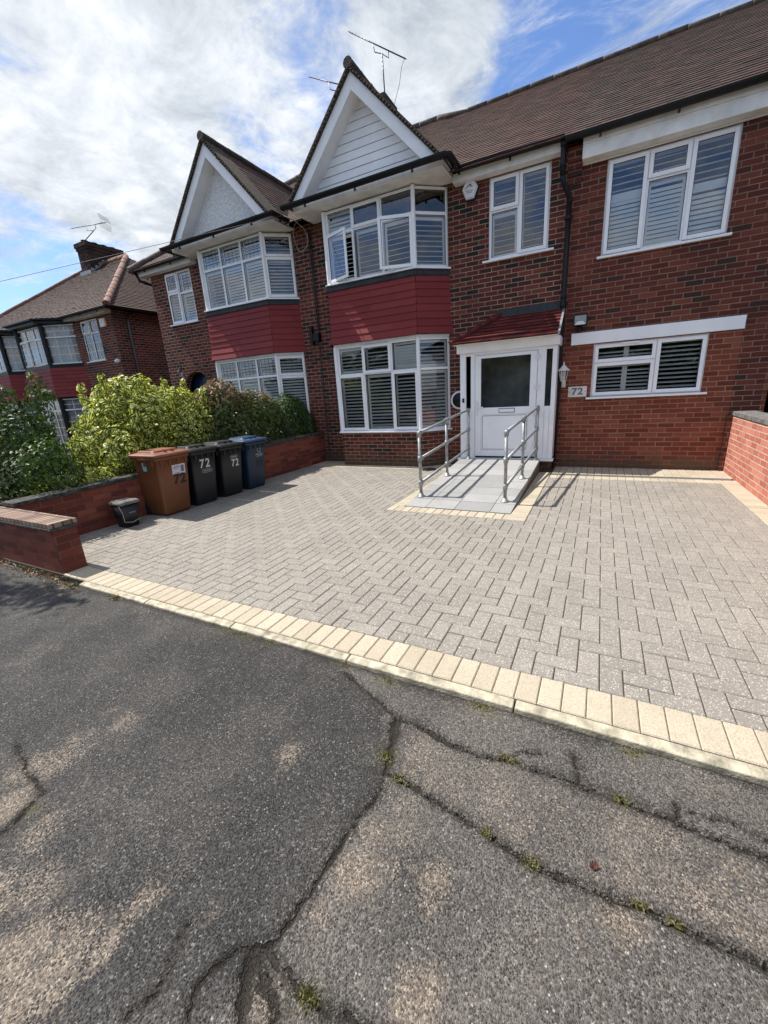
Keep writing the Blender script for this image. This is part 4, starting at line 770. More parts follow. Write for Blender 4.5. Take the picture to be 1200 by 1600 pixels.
mb = MB(); mb.lbox(FP, D0 + .13, D1 - .13, 0.350, 0.354, 0.0, 0.0075); mb.lbox(FP, D0 + .125, D0 + .129, 0.35, 0.92, 0.0, 0.0075); mb.lbox(FP, D1 - .129, D1 - .125, 0.35, 0.92, 0.0, 0.0075); mb.lbox(FP, D0 + .13, D1 - .13, 0.916, 0.920, 0, 0.0075); mb.build('panel_shade_line', 'label_grey', door)  # thin grey strips painted in as shade around the raised door panel
mb = MB(); mb.poly([(-1.49 + D0 + .10, YP + 0.01, 1.055), (-1.49 + D1 - .10, YP + 0.01, 1.055), (-1.49 + D1 - .10, YP + 0.01, 1.845), (-1.49 + D0 + .10, YP + 0.01, 1.845)]); mb.build('pane', 'glass_dark', door)
mb = MB(); e_ = .008
for q in ((D0 + .10, D0 + .10 + e_, 1.055, 1.845), (D1 - .10 - e_, D1 - .10, 1.055, 1.845), (D0 + .108, D1 - .108, 1.055, 1.055 + e_), (D0 + .108, D1 - .108, 1.845 - e_, 1.845)): mb.lbox(FP, *q, -0.009, -0.001)
mb.build('glazing_seal', 'black', door)
mb = MB(); mb.lbox(FP, 0.665, 0.925, 0.965, 1.035, 0.0125, 0.022); mb.build('letterbox', 'label_grey', door, bevel=0.004)
mb = MB(); mb.lbox(FP, 0.675, 0.915, 0.975, 1.025, 0.0225, 0.028); mb.build('letterbox_flap', 'upvc', door, bevel=0.004)
mb = MB(); mb.lbox(FP, 0.290, 0.325, 0.93, 1.17, 0.0125, 0.022); mb.lbox(FP, 0.30, 0.41, 1.055, 1.075, 0.045, 0.062); mb.lbox(FP, 0.30, 0.318, 1.055, 1.075, 0.022, 0.045); mb.build('handle', 'white_plastic', door, bevel=0.004)
for z in (0.43, 0.95, 1.35, 1.80):
    mb = MB(); mb.lbox(FP, 1.215, 1.295, z - 0.03, z + 0.03, 0.0125, 0.03); mb.tube([(-1.49 + 1.262, YP - 0.03, z - 0.05), (-1.49 + 1.262, YP - 0.03, z + 0.05)], 0.009, 8); mb.build('hinge', 'white_plastic', door, bevel=0.003)
mb = MB(); mb.box(-1.43, -0.03, 0.25, 0.27, 0.1, 2.0); mb.build('hall_wall', 'hall', home)
mb = MB(); mb.box(-1.45, -1.44, YP + .08, 0.3, .1, 1.94); mb.box(-0.02, -0.012, YP + .08, 0.3, .1, 1.94); mb.box(-1.44, -0.02, YP + .07, 0.3, 1.92, 1.944);  mb.build('hall_lining', 'room', home)  # near-black lining, the hall's darkness put into its colour
yE, zE, zT = -0.66, 2.085, 2.505
rt = MB(); tiles(rt, [(-1.575, yE, zE), (0.055, yE, zE), (0.055, -0.012, zT), (-0.90, -0.012, zT)], gauge=0.10, width=0.165, lap=0.018, jit=0.004); tiles(rt, [(-1.575, yE, zE), (-0.90, -0.012, zT), (-1.575, -0.012, zE + 0.001)], gauge=0.1, lap=0.018, jit=0.004); pr = rt.build('porch_roof', 'tile_porch', home)
mb = MB(); mb.poly([(-1.56, yE + .01, zE - .01), (0.05, yE + .01, zE - .01), (0.05, -0.012, zE - .01), (-1.56, -0.012, zE - .01)]); mb.build('porch_soffit', 'paint', home)
mb = MB(); ridge_run(mb, (-1.575, yE, zE + .02), (-0.90, -0.03, zT + .02), 0.045, 0.2); mb.build('hip_tiles', 'tile_porch', pr)
mb = MB(); mb.hexa([(-0.98, -0.075, zT - .03), (0.055, -0.075, zT - .03), (0.055, -0.013, zT - .03), (-0.98, -0.013, zT - .03), (-0.98, -0.04, zT + .09), (0.055, -0.04, zT + .10), (0.055, -0.013, zT + .10), (-0.98, -0.013, zT + .09)]); mb.build('lead_flashing', 'lead', pr, bevel=0.008)
mb = MB(); mb.hexa([(0.056, yE - 0.01, zE - .02), (0.085, yE - 0.01, zE - .02), (0.085, -0.06, zT - .05), (0.056, -0.06, zT - .05), (0.056, yE - 0.01, zE + .03), (0.085, yE - 0.01, zE + .03), (0.085, -0.06, zT), (0.056, -0.06, zT)]); mb.build('verge', 'galv', pr)

# chimney shared with the neighbour, mostly behind the gable
def chimney(parent, x0, x1, y0, y1, z0, z1, pots, along='x'):
    mb = MB(); mb.box(x0, x1, y0, y1, z0, z1 - 0.25); mb.box(x0 - .03, x1 + .03, y0 - .03, y1 + .03, z1 - .249, z1 - .15); mb.box(x0 - .06, x1 + .06, y0 - .06, y1 + .06, z1 - .149, z1); ch = mb.build('chimney', 'brick_chim', parent)
    for k in range(pots):
        t = (k + 0.5) / pots; c = (x0 + (x1 - x0) * t, (y0 + y1) / 2, z1) if along == 'x' else ((x0 + x1) / 2, y0 + (y1 - y0) * t, z1)
        mb = MB(); mb.lathe(c, [(0.12, 0.0), (0.11, 0.03), (0.10, 0.08), (0.12, 0.10), (0.12, 0.12), (0.08, 0.12), (0.07, 0.02)], 14); mb.build('chimney_pot', 'brick_chim', ch)
    return ch
chimney(roof, -5.25, -4.62, 3.75, 4.35, 7.2, 8.42, 2)
def loc(o):
    p = V(o.location)
    return p
# cables on the pier between the bays
mb = MB(); mb.tube([(-4.60, -0.02, 4.50), (-4.60, -0.03, 3.3), (-4.595, -0.03, 2.7), (-4.60, -0.03, 1.2), (-4.60, -0.04, 0.32), (-4.56, -0.10, 0.18), (-4.50, -0.12, 0.1)], 0.013, 8); mb.tube([(-4.56, -0.02, 4.5), (-4.56, -0.03, 2.7)], 0.008, 6); mb.build('pipe', 'wire', home)

# ------------------------------------------------------------------ neighbour house (left half of the pair)
nb = empty('neighbour_house', (-7.1, 2.0, 0), 'red brick semi with grey pebbledashed gable and arched doorway, left of the boarded gable', 'house')
def n_low(w, z0, z1):
    a, b = w / 3, 2 * w / 3; t = 1.90; cs = [(0, a, t, z1, 'fix'), (a, b, t, z1, 'fix'), (b, w, t, z1, 'fix'), (0, a, z0, t, 'fix'), (a, b, z0, t, 'fix'), (b, w, z0, t, 'fix')]
    return dict(cells=cs, shut=shutcells(cs, 0.8, 0.06, 'slat_grey'), sill=False, leaded={0: (5, 4), 1: (5, 4), 2: (5, 4)})
def n_lside(w, z0, z1):
    t = 1.88; cs = [(0, w, t, z1, 'sash'), (0, w, z0, t, 'sash')]; return dict(cells=cs, shut=shutcells(cs, 0.6, 0.06, 'slat_grey'), sill=False, leaded={0: (4, 4)})
def n_up(w, z0, z1):
    a, b = w / 3, 2 * w / 3; t = 4.16; cs = [(0, a, t, z1, 'fix'), (a, b, t, z1, 'fix'), (b, w, t, z1, 'fix'), (0, a, z0, t, 'fix'), (a, b, z0, t, 'fix'), (b, w, z0, t, 'fix')]
    return dict(cells=cs, shut=shutcells(cs[3:4], 0.6, 0.06, 'slat') + shutcells(cs[4:] + cs[:3], 1.0, 0.055, 'slat_grey'), sill=False, leaded={0: (5, 4), 1: (5, 4), 2: (5, 4)}, glass='glass_sky')
def n_uside(w, z0, z1):
    t = 4.14; cs = [(0, w, t, z1, 'sash'), (0, w, z0, t, 'sash')]; return dict(cells=cs, shut=shutcells(cs, 0.6, 0.06, 'slat'), sill=False, leaded={0: (4, 3)})
bay(nb, -7.28, -5.50, 0.46, -0.38, {'lower': [n_lside, n_low, n_lside], 'upper': [n_uside, n_up, n_uside], 'tw': 0.9})
gable(nb, -6.35, 1.40, -7.78, -4.93, -0.62, -0.42, 6.20, 'render')
FN = (V((-9.50, 0, 0)), V((1, 0, 0)), V((0, -1, 0))); un = lambda x: x + 9.5
mb = MB(); AX0, AX1, AZ = -8.98, -7.98, 1.70
wall_holes(mb, FN, 4.75, -0.05, 4.62, [(un(-7.51), un(-5.04), 0.66, 4.56), (un(-9.0), un(-8.08), 3.34, 4.47), (un(AX0), un(AX1), -0.05, 2.25)])
xc_, ra = (AX0 + AX1) / 2, 0.5                                           # spandrels over the round arch
for k in range(16):
    a0, a1 = math.pi * k / 16, math.pi * (k + 1) / 16; p0 = (xc_ + ra * math.cos(a0), AZ + ra * math.sin(a0)); p1 = (xc_ + ra * math.cos(a1), AZ + ra * math.sin(a1))
    mb.poly([(p1[0], 0, p1[1]), (p0[0], 0, p0[1]), (p0[0], 0, 2.25), (p1[0], 0, 2.25)]); mb.poly([(p1[0], 0, p1[1]), (p1[0], .15, p1[1]), (p0[0], .15, p0[1]), (p0[0], 0, p0[1])])
mb.build('wall', 'brick', nb)
mb = MB()
for k in range(22): 
    a = math.pi * (k + .5) / 22; c, s = math.cos(a), math.sin(a); t = 0.030
    P = lambda r, d: (xc_ + r * c - d * s, AZ + r * s + d * c); q = [P(0.50, -t), P(0.62, -t * 1.1), P(0.62, t * 1.1), P(0.50, t)]
    mb.hexa([(q[0][0], -0.02, q[0][1]), (q[1][0], -0.02, q[1][1]), (q[1][0], 0.05, q[1][1]), (q[0][0], 0.05, q[0][1]), (q[3][0], -0.02, q[3][1]), (q[2][0], -0.02, q[2][1]), (q[2][0], 0.05, q[2][1]), (q[3][0], 0.05, q[3][1])])
mb.build('arch', 'brick', nb)
mb = MB(); mb.box(AX0, AX1, 0.25, 0.30, -0.05, 2.25); dr = mb.build('door', 'blue_door', nb, label='navy front door inside the arch')
mb = MB(); mb.lathe((0, 0, 0), [(0.20, 0), (0.20, 0.02), (0.0001, 0.02)], 20); mb.v = [V((p.x + xc_ + 0.12, 0.25 - p.z, p.y + 1.62)) for p in mb.v]; mb.build('door_pane', 'glass_sky', dr)
mb = MB(); mb.box(-9.5, -9.4, 0.02, 8.0, -0.05, 4.6); mb.box(-9.5, PX, 8.0, 8.1, -0.05, 4.6); mb.build('side_wall', 'brick', nb)
mb = MB(); mb.poly([(-9.4, 1.1, 0), (PX - .02, 1.1, 0), (PX - .02, 1.1, 4.6), (-9.4, 1.1, 4.6)]); mb.poly([(PX - .03, 0, 0), (PX - .03, 1.1, 0), (PX - .03, 1.1, 4.6), (PX - .03, 0, 4.6)]); mb.poly([(-9.4, .15, 2.5), (PX - .02, .15, 2.5), (PX - .02, 1.1, 2.5), (-9.4, 1.1, 2.5)]); mb.build('interior', 'room', nb)  # dark sheets paint the unlit rooms behind the panes
cs = [(0, 0.44, 4.05, 4.47, 'sash'), (0, 0.44, 3.34, 4.05, 'sash'), (0.44, 0.92, 4.0, 4.47, 'fix'), (0.44, 0.92, 3.34, 4.0, 'fix')]
window(nb, Fm(-9.0), 0.92, 3.34, 4.47, cs, shut=shutcells(cs, 0.75, 0.06, 'slat_grey'), glass='glass_sky', leaded={0: (3, 3), 2: (3, 3)}, sillw=0.05)
mb = MB(); mb.box(-9.75, -7.8, -0.17, -0.0, 4.50, 4.62); mb.build('fascia', 'paint', nb, bevel=0.004)
gutter(nb, [(-9.83, 3.0, 4.64), (-9.83, -0.24, 4.64), (-7.92, -0.24, 4.645), (-7.90, -0.74, 4.65), (-4.86, -0.74, 4.66), (-4.86, -0.30, 4.66)])
mb = MB(); mb.tube([(-9.74, -0.2, 4.58), (-9.70, -0.16, 4.42), (-9.60, 0.0, 4.36), (-9.56, 0.25, 4.30), (-9.56, 0.3, 0.0)], 0.034, 10); mb.build('downpipe', 'black', nb)
HX, HXR = -9.80, -6.2
rt = MB(); tiles(rt, [(HX, EY, EZ), (PX, EY, EZ), (PX, YR1, ZR1), (HXR, YR1, ZR1)], jit=0.0022, lap=.009); tiles(rt, [(HX, 8.3, EZ), (HX, EY, EZ), (HXR, YR1, ZR1)], gauge=.12, jit=0.0022, lap=.009); nroof = rt.build('roof', 'roof', nb)
mb = MB(); mb.poly([(HX, 8.3, EZ), (HXR, YR1, ZR1), (PX, YR1, ZR1), (PX, 8.3, EZ)]); mb.build('rear_roof', 'roof', nb)
mb = MB(); ridge_run(mb, (HX, EY, EZ + .02), (HXR, YR1, ZR1 + .01)); ridge_run(mb, (HXR, YR1, ZR1 + .01), (PX, YR1, ZR1 + .01)); mb.build('ridge_tiles', 'ridge', nb)

# ------------------------------------------------------------------ far pair of houses
def far_house(x0, x1, sgn, label, xb):
    """sgn=+1: outer corner on the right (x1)"""
    h = empty('far_house', ((x0 + x1) / 2, 3, 0), label, 'house'); y0 = 0.5; out = x1 if sgn > 0 else x0
    wx = (-13.9, -13.0) if sgn > 0 else (-21.8, -20.9)
    mb = MB(); F = (V((x0, y0, 0)), V((1, 0, 0)), V((0, -1, 0))); wall_holes(mb, F, x1 - x0, -0.6, 4.2, [(wx[0] - x0, wx[1] - x0, 2.90, 4.08)])
    mb.box(out - .1 if sgn > 0 else out, out if sgn > 0 else out + .1, y0 + 0.02, 8.0, -0.6, 4.2); mb.box(x0, x1, 8, 8.1, -0.6, 4.2); mb.build('wall', 'brick_far', h)
    mb = MB(); mb.poly([(x0 + .1, y0 + .8, -.5), (x1 - .1, y0 + .8, -.5), (x1 - .1, y0 + .8, 4.1), (x0 + .1, y0 + .8, 4.1)]); mb.build('interior', 'room', h)  # near-black sheet painted as the room's darkness
    cs = [(0, 0.4, 3.66, 4.08, 'sash'), (0, 0.9, 2.90, 3.66, 'sash'), (0.4, 0.9, 3.66, 4.08, 'fix')]; cs = [(0, .45, 3.70, 4.08, 'sash'), (.45, .9, 3.70, 4.08, 'fix'), (0, .45, 2.90, 3.70, 'fix'), (.45, .9, 2.90, 3.70, 'fix')]
    window(h, (V((wx[0], y0, 0)), V((1, 0, 0)), V((0, -1, 0))), 0.9, 2.90, 4.08, cs, fmat='paint', leaded={1: (2, 2), 2: (2, 3), 3: (2, 3)}, glass='glass_sky')
    yb = 0.0; base = [(xb - 0.55, y0 + .01), (xb, yb), (xb + 1.58, yb), (xb + 2.55, y0 + .01)] if sgn > 0 else [(xb - .97, y0 + .01), (xb, yb), (xb + 1.58, yb), (xb + 2.13, y0 + .01)]
    fr = [frame(a, b) for a, b in zip(base, base[1:])]
    for z0, z1 in ((2.92, 4.08), (0.35, 1.85)):
        for k, (Fk, w) in enumerate(fr):
            t = z1 - 0.36; n = 3 if k == 1 else 1
            cs = []
            for i in range(n): cs += [(w * i / n, w * (i + 1) / n, t, z1, 'fix'), (w * i / n, w * (i + 1) / n, z0, t, 'sash' if k == 1 and i != 1 else 'fix')]
            ld = {i: ((2, 2) if i % 2 == 0 else (2, 4)) if n == 3 else ((3, 2) if i % 2 == 0 else (3, 3)) for i in range(len(cs))}
            wn = window(h, Fk, w, z0, z1, cs, fmat='paint', leaded=ld, glass='glass_sky' if k == 1 else 'glass', sill=False)
            c = MB(); O, U, Nn = Fk; prev = None; m_ = int(w / 0.03)
            for i in range(m_ + 1):
                p = O + U * (w * i / m_) - Nn * (0.14 + 0.018 * math.sin(i * 1.4) + 0.008 * math.sin(i * 0.53)); q = (p + V((0, 0, z0 + .03)), p + V((0, 0, z1 - .03)))
                if prev: c.poly([prev[0], q[0], q[1], prev[1]], 0.5)
                prev = q
            c.build('curtain', 'curtain', wn)
    off = lambda d: [(base[0][0] - d, base[0][1]), (base[1][0] - d * .4, yb - d), (base[2][0] + d * .4, yb - d), (base[3][0] + d, base[3][1])]
    mb = MB()
    for z0, z1 in ((2.92, 4.10), (0.35, 1.87)):
        for p in base[1:3]: mb.prism([(p[0] + .075 * math.cos(q * math.pi / 4), p[1] + .02 + .075 * math.sin(q * math.pi / 4)) for q in range(8)], z0, z1)
    mb.prism(off(.04), 2.80, 2.915); mb.prism(off(.03), 1.851, 1.90); mb.build('bay_post', 'black', h)
    mb = MB(); A, B = off(.10), off(.03)
    for k in range(3): tiles(mb, [(*A[k], 1.90), (*A[k + 1], 1.90), (*B[k + 1], 2.80), (*B[k], 2.80)], gauge=.115, width=.9, lap=.012, jit=.001)
    mb.build('hung_tiles', 'tile_red', h)
    mb = MB(); mb.prism(base, -0.6, 0.349); mb.build('bay_base', 'brick_far', h)
    mb = MB(); mb.prism(off(.18), 4.10, 4.19); mb.prism(off(.28), 4.191, 4.24); mb.build('bay_canopy', 'black', h)
    mb = MB(); mb.box(x0, x1, y0 - .2, y0, 4.12, 4.22); mb.build('fascia', 'paint', h)
    xo = out + .35 * sgn; ye = y0 - .3; ze = 4.24; xm = (x0 if sgn > 0 else x1); xr = xm + sgn * 1.35
    rt = MB(); zc = 7.03; yc = 4.0
    pf = [(xm, ye, ze), (xo, ye, ze), (xr, yc, zc), (xm, yc, zc)]; ph = [(xo, ye, ze), (xo, 8.4, ze), (xr, yc, zc)]
    if sgn < 0: pf.reverse(); ph.reverse()
    tiles(rt, pf, gauge=.12, width=.2, jit=.004); tiles(rt, ph, gauge=.12, width=.2, jit=.004)
    rt.poly([(xm, yc, zc), (xr, yc, zc), (xo, 8.4, ze), (xm, 8.4, ze)]); rf = rt.build('roof', 'roof_far', h)
    mb = MB(); ridge_run(mb, (xo, ye, ze + .03), (xr, yc, zc + .02), .09); ridge_run(mb, (xr, yc, zc + .02), (xm, yc, zc + .02), .10); mb.build('ridge_tiles', 'ridge_far', h)
    gutter(h, [(xo - .02 * sgn, 3.5, ze - .02), (xo - .02 * sgn, ye - .03, ze - .02), (xm, ye - .03, ze - .02)] if sgn < 0 else [(xm, ye - .03, ze - .02), (xo, ye - .03, ze - .02), (xo, 3.5, ze - .02)])
    mb = MB(); mb.tube([(out + .06 * sgn, 1.0, 4.15), (out + .06 * sgn, .9, 3.9), (out + .06 * sgn, .9, -.5)], .034, 8); mb.build('downpipe', 'dark_steel', h)
    if sgn > 0:
        chimney(rf, -18.24, -17.58, 3.48, 4.88, 5.9, 7.74, 4, 'y')
        fl = MB()
        for k in range(4): yy = 3.48 + .17 * k; zz = ze + (yy - ye) * (zc - ze) / (yc - ye); fl.box(-17.579, -17.555, yy, yy + .16, zz - .1, zz + .17)
        fl.box(-18.28, -17.54, 3.41, 3.479, 6.48, 6.74); fl.build('lead_flashing', 'galv', rf)
    return h
far_house(-17.4, -12.2, 1, 'red brick house with hipped brown roof, wide chimney and lattice bay windows at far left', -16.78)
far_house(-22.6, -17.4, -1, 'far half of the hip-roofed pair, its bay cut by the left edge of the photo', -19.6)

# ------------------------------------------------------------------ aerials and wires
def aerial(name, a, b, mast_top, mast_bot, label, n=15, el=0.12, grid=False):
    a, b = V(a), V(b); d = (b - a).normalized(); pr = V((0.0, 0.25, 1)).cross(d).normalized()
    o = empty(name, tuple(V(mast_bot)), label, 'aerial')
    mb = MB(); mb.tube([a, b], 0.014, 6); mt = V(mast_top); q0 = a + (b - a) * .42; q1 = a + (b - a) * .70
    mb.tube([q0, q0 + V((0, 0, -.16)) + d * .06, mt, q1 + V((0, 0, -.14)) , q1], 0.011, 6); mb.build('boom', 'dark_steel', o)
    mb = MB()
    for k in range(n): p = a + (b - a) * (k / (n - 1)); up_ = V((0, 0, 1)) * el * .55 + pr * el * .8; mb.tube([p - up_, p + up_], 0.0075, 5)
    if grid:
        for s in (-1, 1):
            for k in range(4): p = b + V((0, 0, s * (.05 + .05 * k))) - d * .02 * k; mb.tube([p - pr * .2, p + pr * .2], 0.006, 5)
    mb.build('element', 'dark_steel', o)
    mb = MB(); mb.tube([mast_bot, mast_top], 0.016, 8); mb.build('mast', 'dark_steel', o)
    return o
aerial('television_aerial', (-5.591, 4.0, 10.073), (-4.103, 4.0, 9.047), (-4.723, 4.0, 9.353), (-4.70, 4.0, 8.42), 'long many-toothed aerial on a tall mast above the boarded gable', 17, .11)
aerial('television_aerial', (-6.95, 4.1, 9.67), (-5.6, 4.1, 9.0), (-5.35, 4.15, 8.75), (-5.15, 4.15, 8.42), 'smaller aerial poking out left of the boarded gable peak', 15, .10)
aerial('television_aerial', (-18.272, 3.5, 8.308), (-16.1, 3.5, 8.05), (-16.9, 3.5, 7.96), (-17.75, 3.5, 7.72), 'aerial with a grid reflector on the wide far chimney', 9, .06, True)
mb = MB(); mb.tube([(-4.13, 3.98, 9.05), (-4.2, 3.95, 8.9), (-4.27, 3.95, 8.6), (-4.45, 3.95, 8.2), (-4.62, 4.0, 7.9)], 0.006, 5); tag(mb.build('aerial_cable', 'wire'), 'thin loose cable drooping from the tall aerial', 'cable')
def wire(a, b, sag, label, r=0.0045, mt='wire'):
    a, b = V(a), V(b); mb = MB(); mb.tube([a + (b - a) * (i / 24) + V((0, 0, -sag * 4 * (i / 24) * (1 - i / 24))) for i in range(25)], r, 5); tag(mb.build('telephone_wire', mt), label, 'wire')
wire((-4.70, -0.62, 4.60), (-16.0, -5.84, 3.12), 0.0, 'wire from the boarded gable corner running left across the sky')
wire((-12.9, 0.1, 4.30), (-27, -2.5, 5.2), 0.12, 'wire leaving the hip-roofed far house towards the left edge')
mb = MB(); pts = [(-4.74 + .16 * math.cos(t), -0.10 - .02 * math.sin(3 * t), 4.42 + .27 * math.sin(t)) for t in [math.pi * (0.42 + 1.6 * i / 26) for i in range(27)]]; mb.tube(pts, 0.007, 6); mb.tube([(-4.7, -.6, 4.6), (-4.6, -.4, 4.55), (-4.62, -.12, 4.5), (-4.60, -.05, 4.3)], 0.008, 6)
tag(mb.build('cable_loop', 'wire_pale'), 'loose loop of pale cable under the eaves between the bays', 'cable')
mb = MB(); mb.box(-4.70, -4.55, -0.10, -0.005, 2.50, 2.66); mb.box(-4.78, -4.72, -0.08, -0.005, 2.45, 2.80); mb.box(-4.72, -4.70, -0.05, -0.005, 2.53, 2.58)
tag(mb.build('junction_box', 'black', bevel=0.01), 'black cable junction box fixed to the brick pier between the bays', 'junction box')

# ------------------------------------------------------------------ facade fittings
def text_mesh(txt, size, mat, parent, origin, U, Nn, name='number', depth=0.002, squash=1.0, bold=0.0, up=None, sp=1.0):
    cu = bpy.data.curves.new(name, 'FONT'); cu.body = txt; cu.size = size; cu.extrude = depth; cu.align_x = 'CENTER'; cu.align_y = 'CENTER'; cu.offset = bold; cu.space_character = sp
    t = bpy.data.objects.new(name, cu); scene.collection.objects.link(t); dg = bpy.context.evaluated_depsgraph_get(); me = bpy.data.meshes.new_from_object(t.evaluated_get(dg)); bpy.data.objects.remove(t)
    U = V(U); Nn = V(Nn); W = up or Nn.cross(U); p = V(origin)
    off = V((0, 0, 0)); q = parent
    while q is not None: off += V(q.location); q = q.parent
    for v_ in me.vertices: c = v_.co; v_.co = p + U * c.x * squash + W * c.y + Nn * c.z - off
    me.materials.clear(); me.materials.append(M[mat]); o = bpy.data.objects.new(name, me); scene.collection.objects.link(o); o.parent = parent; return o
X1, NY = V((1, 0, 0)), V((0, -1, 0))
# bell box
ab = empty('alarm_box', (-1.41, 0, 4.39), 'white six-sided alarm box high on the brick beside the bay', 'alarm box')
hexp = [(-0.062, 0.135), (0.062, 0.135), (0.128, 0.02), (0.066, -0.125), (-0.066, -0.125), (-0.128, 0.02)]
def plate(pts, c, y0, y1, sc=1.0, sc2=1.0):
    m_ = MB(); A = [V((c[0] + x * sc, y0, c[1] + z * sc)) for x, z in pts]; B = [V((c[0] + x * sc2, y1, c[1] + z * sc2)) for x, z in pts]; m_.loft([B, A] if y1 > y0 else [A, B]); return m_
plate(hexp, (-1.41, 4.39), -0.001, -0.06, 1.08, 1.06).build('backplate', 'bin_blue', ab)
plate(hexp, (-1.41, 4.395), -0.0605, -0.085, 1.0, 0.86).build('cover', 'white_plastic', ab)
mb = MB(); pts = [(-1.41 - .07 + .012 * i, -0.0865, 4.40 + .055 * math.sin(math.pi * min(1, i / 9) * .62)) for i in range(9)]
mb.tube(pts, [.002 + .0008 * i for i in range(9)], 6); mb.tube([(-1.41 + .005, -.0865, 4.432), (-1.41 + .035, -.0865, 4.434), (-1.41 + .05, -.0865, 4.42)], [.003, .006, .002], 6)
for r_, (z, n) in enumerate(((4.375, 8), (4.352, 6))):
    for k in range(n): xx = -1.41 - .058 + .015 * k + r_ * .012; mb.box(xx, xx + .009, -.087, -.0855, z - .005, z + .005)
mb.build('emblem', 'mark_black', ab)
# floodlight
fl = empty('floodlight', (0.31, 0, 2.13), 'small square floodlight on the brick above the white lintel end', 'floodlight')
mb = MB(); mb.hexa([(0.21, -0.14, 2.20), (0.42, -0.14, 2.20), (0.40, -0.03, 2.20), (0.23, -0.03, 2.20), (0.21, -0.10, 2.375), (0.42, -0.10, 2.375), (0.40, -0.03, 2.36), (0.23, -0.03, 2.36)]); mb.build('housing', 'black', fl, bevel=0.006)
mb = MB(); mb.poly([(0.235, -0.1365, 2.225), (0.395, -0.1365, 2.225), (0.395, -0.1075, 2.352), (0.235, -0.1075, 2.352)]); mb.build('reflector', 'steel', fl)
mb = MB(); mb.hexa([(0.24, -0.150, 2.218), (0.39, -0.150, 2.218), (0.39, -0.141, 2.218), (0.24, -0.141, 2.218), (0.275, -0.140, 2.265), (0.355, -0.140, 2.265), (0.355, -0.131, 2.265), (0.275, -0.131, 2.265)]); mb.build('lamp_cover', 'white_plastic', fl)
mb = MB(); mb.box(0.29, 0.335, -0.09, 0.0, 2.13, 2.199); mb.build('sensor', 'black', fl, bevel=0.008)
# coach lantern
ln = empty('wall_lantern', (0.12, 0, 1.35), 'white coach lantern with pointed cap, on the wall by the downpipe', 'lantern'); c = (0.125, -0.16, 0)
mb = MB(); mb.lathe((c[0], c[1], 1.565), [(0.095, 0.0), (0.09, 0.008), (0.06, 0.035), (0.035, 0.06), (0.03, 0.075), (0.01, 0.085), (0.014, 0.10), (0.008, 0.115), (0.002, 0.145)], 6, False); mb.build('cap', 'white_plastic', ln)
mb = MB(); mb.lathe((c[0], c[1], 1.42), [(0.038, 0.0), (0.062, 0.145)], 6, False); mb.build('lamp_glass', 'clear', ln)
mb = MB(); mb.lathe((c[0], c[1], 1.395), [(0.012, 0), (0.03, 0.012), (0.042, 0.024)], 6, False)
for k in range(6): a = k * math.pi / 3; mb.tube([(c[0] + .040 * math.cos(a), c[1] + .040 * math.sin(a), 1.418), (c[0] + .064 * math.cos(a), c[1] + .064 * math.sin(a), 1.567)], .004, 5)
mb.build('cage', 'white_plastic', ln)
mb = MB(); mb.box(0.095, 0.155, -0.03, -0.011, 1.31, 1.47); mb.tube([(0.125, -.03, 1.34), (0.125, -.09, 1.33), (0.125, -.155, 1.365), (0.125, -.16, 1.40)], .010, 8); mb.build('bracket', 'white_plastic', ln, bevel=0.003)
# number plate sign
sg = empty('house_number_sign', (0.335, 0, 1.14), 'small white tile sign reading 72 left of the lower window', 'sign')
mb = MB(); mb.box(0.20, 0.472, -0.030, -0.0105, 1.150, 1.312); mb.build('plate', 'sign', sg, bevel=0.004)
text_mesh('72', 0.145, 'label_grey', sg, (0.336, -0.0315, 1.231), X1, NY, squash=1.1, bold=0.004, sp=1.1)
mb = MB(); mb.lathe((0, 0, 0), [(.006, 0), (.006, .002)], 8); b_ = MB()
for xx in (0.222, 0.45): b_.box(xx - .006, xx + .006, -0.033, -0.0302, 1.225, 1.237)
b_.build('dot', 'label_grey', sg)
# charger and doorbell
evc = empty('wall_charger', (-1.60, 0, 1.02), 'round black and white wall charger half hidden behind the porch', 'charger')
mb = MB(); mb.lathe((0, 0, 0), [(0.165, 0), (0.165, .05), (0.15, .06), (0.001, .06)], 28); mb.v = [V((-1.61 + p.x, -.002 - p.z, 1.19 + p.y)) for p in mb.v]; mb.build('rim', 'white_plastic', evc)
mb = MB(); mb.lathe((0, 0, 0), [(0.13, 0.061), (0.12, .075), (0.001, .078)], 28); mb.v = [V((-1.61 + p.x, -.002 - p.z, 1.19 + p.y)) for p in mb.v]; mb.build('face', 'black', evc)
mb = MB(); mb.lbox(FP, 0.04, 0.072, 1.155, 1.225, 0.001, 0.018); tag(mb.build('doorbell', 'mark_black', bevel=0.003), 'small black doorbell on the white frame left of the door', 'doorbell')

# ------------------------------------------------------------------ access ramp and rails
rp = empty('access_ramp', (-0.79, -1.6, 0), 'grey slab wheelchair ramp rising to the white front door', 'ramp')
rz = lambda y: 0.006 + max(0.0, min(1.0, (y + 2.98) / 2.42)) * 0.19
sb = MB(); ys = [-2.985, -2.68, -2.38, -2.08, -1.78, -1.48, -1.18, -0.88, -0.56, -0.462]; cols = [-1.455, -1.17, -0.80, -0.37, -0.13]
for j, (a, b) in enumerate(zip(ys, ys[1:])):
    for i, (c, d) in enumerate(zip(cols, cols[1:])):
        g = .0035; r_ = random.random(); za, zb = rz(a), rz(b); e = random.uniform(0, .0012)
        c_, d_ = c + g, d - g; a_, b_ = a + g, b - g
        sb.hexa([(c_, a_, za - .04), (d_, a_, za - .04), (d_, b_, zb - .04), (c_, b_, zb - .04), (c_, a_, za + e), (d_, a_, za + e), (d_, b_, zb + e), (c_, b_, zb + e)], r_)
sb.build('slab', 'slab', rp)
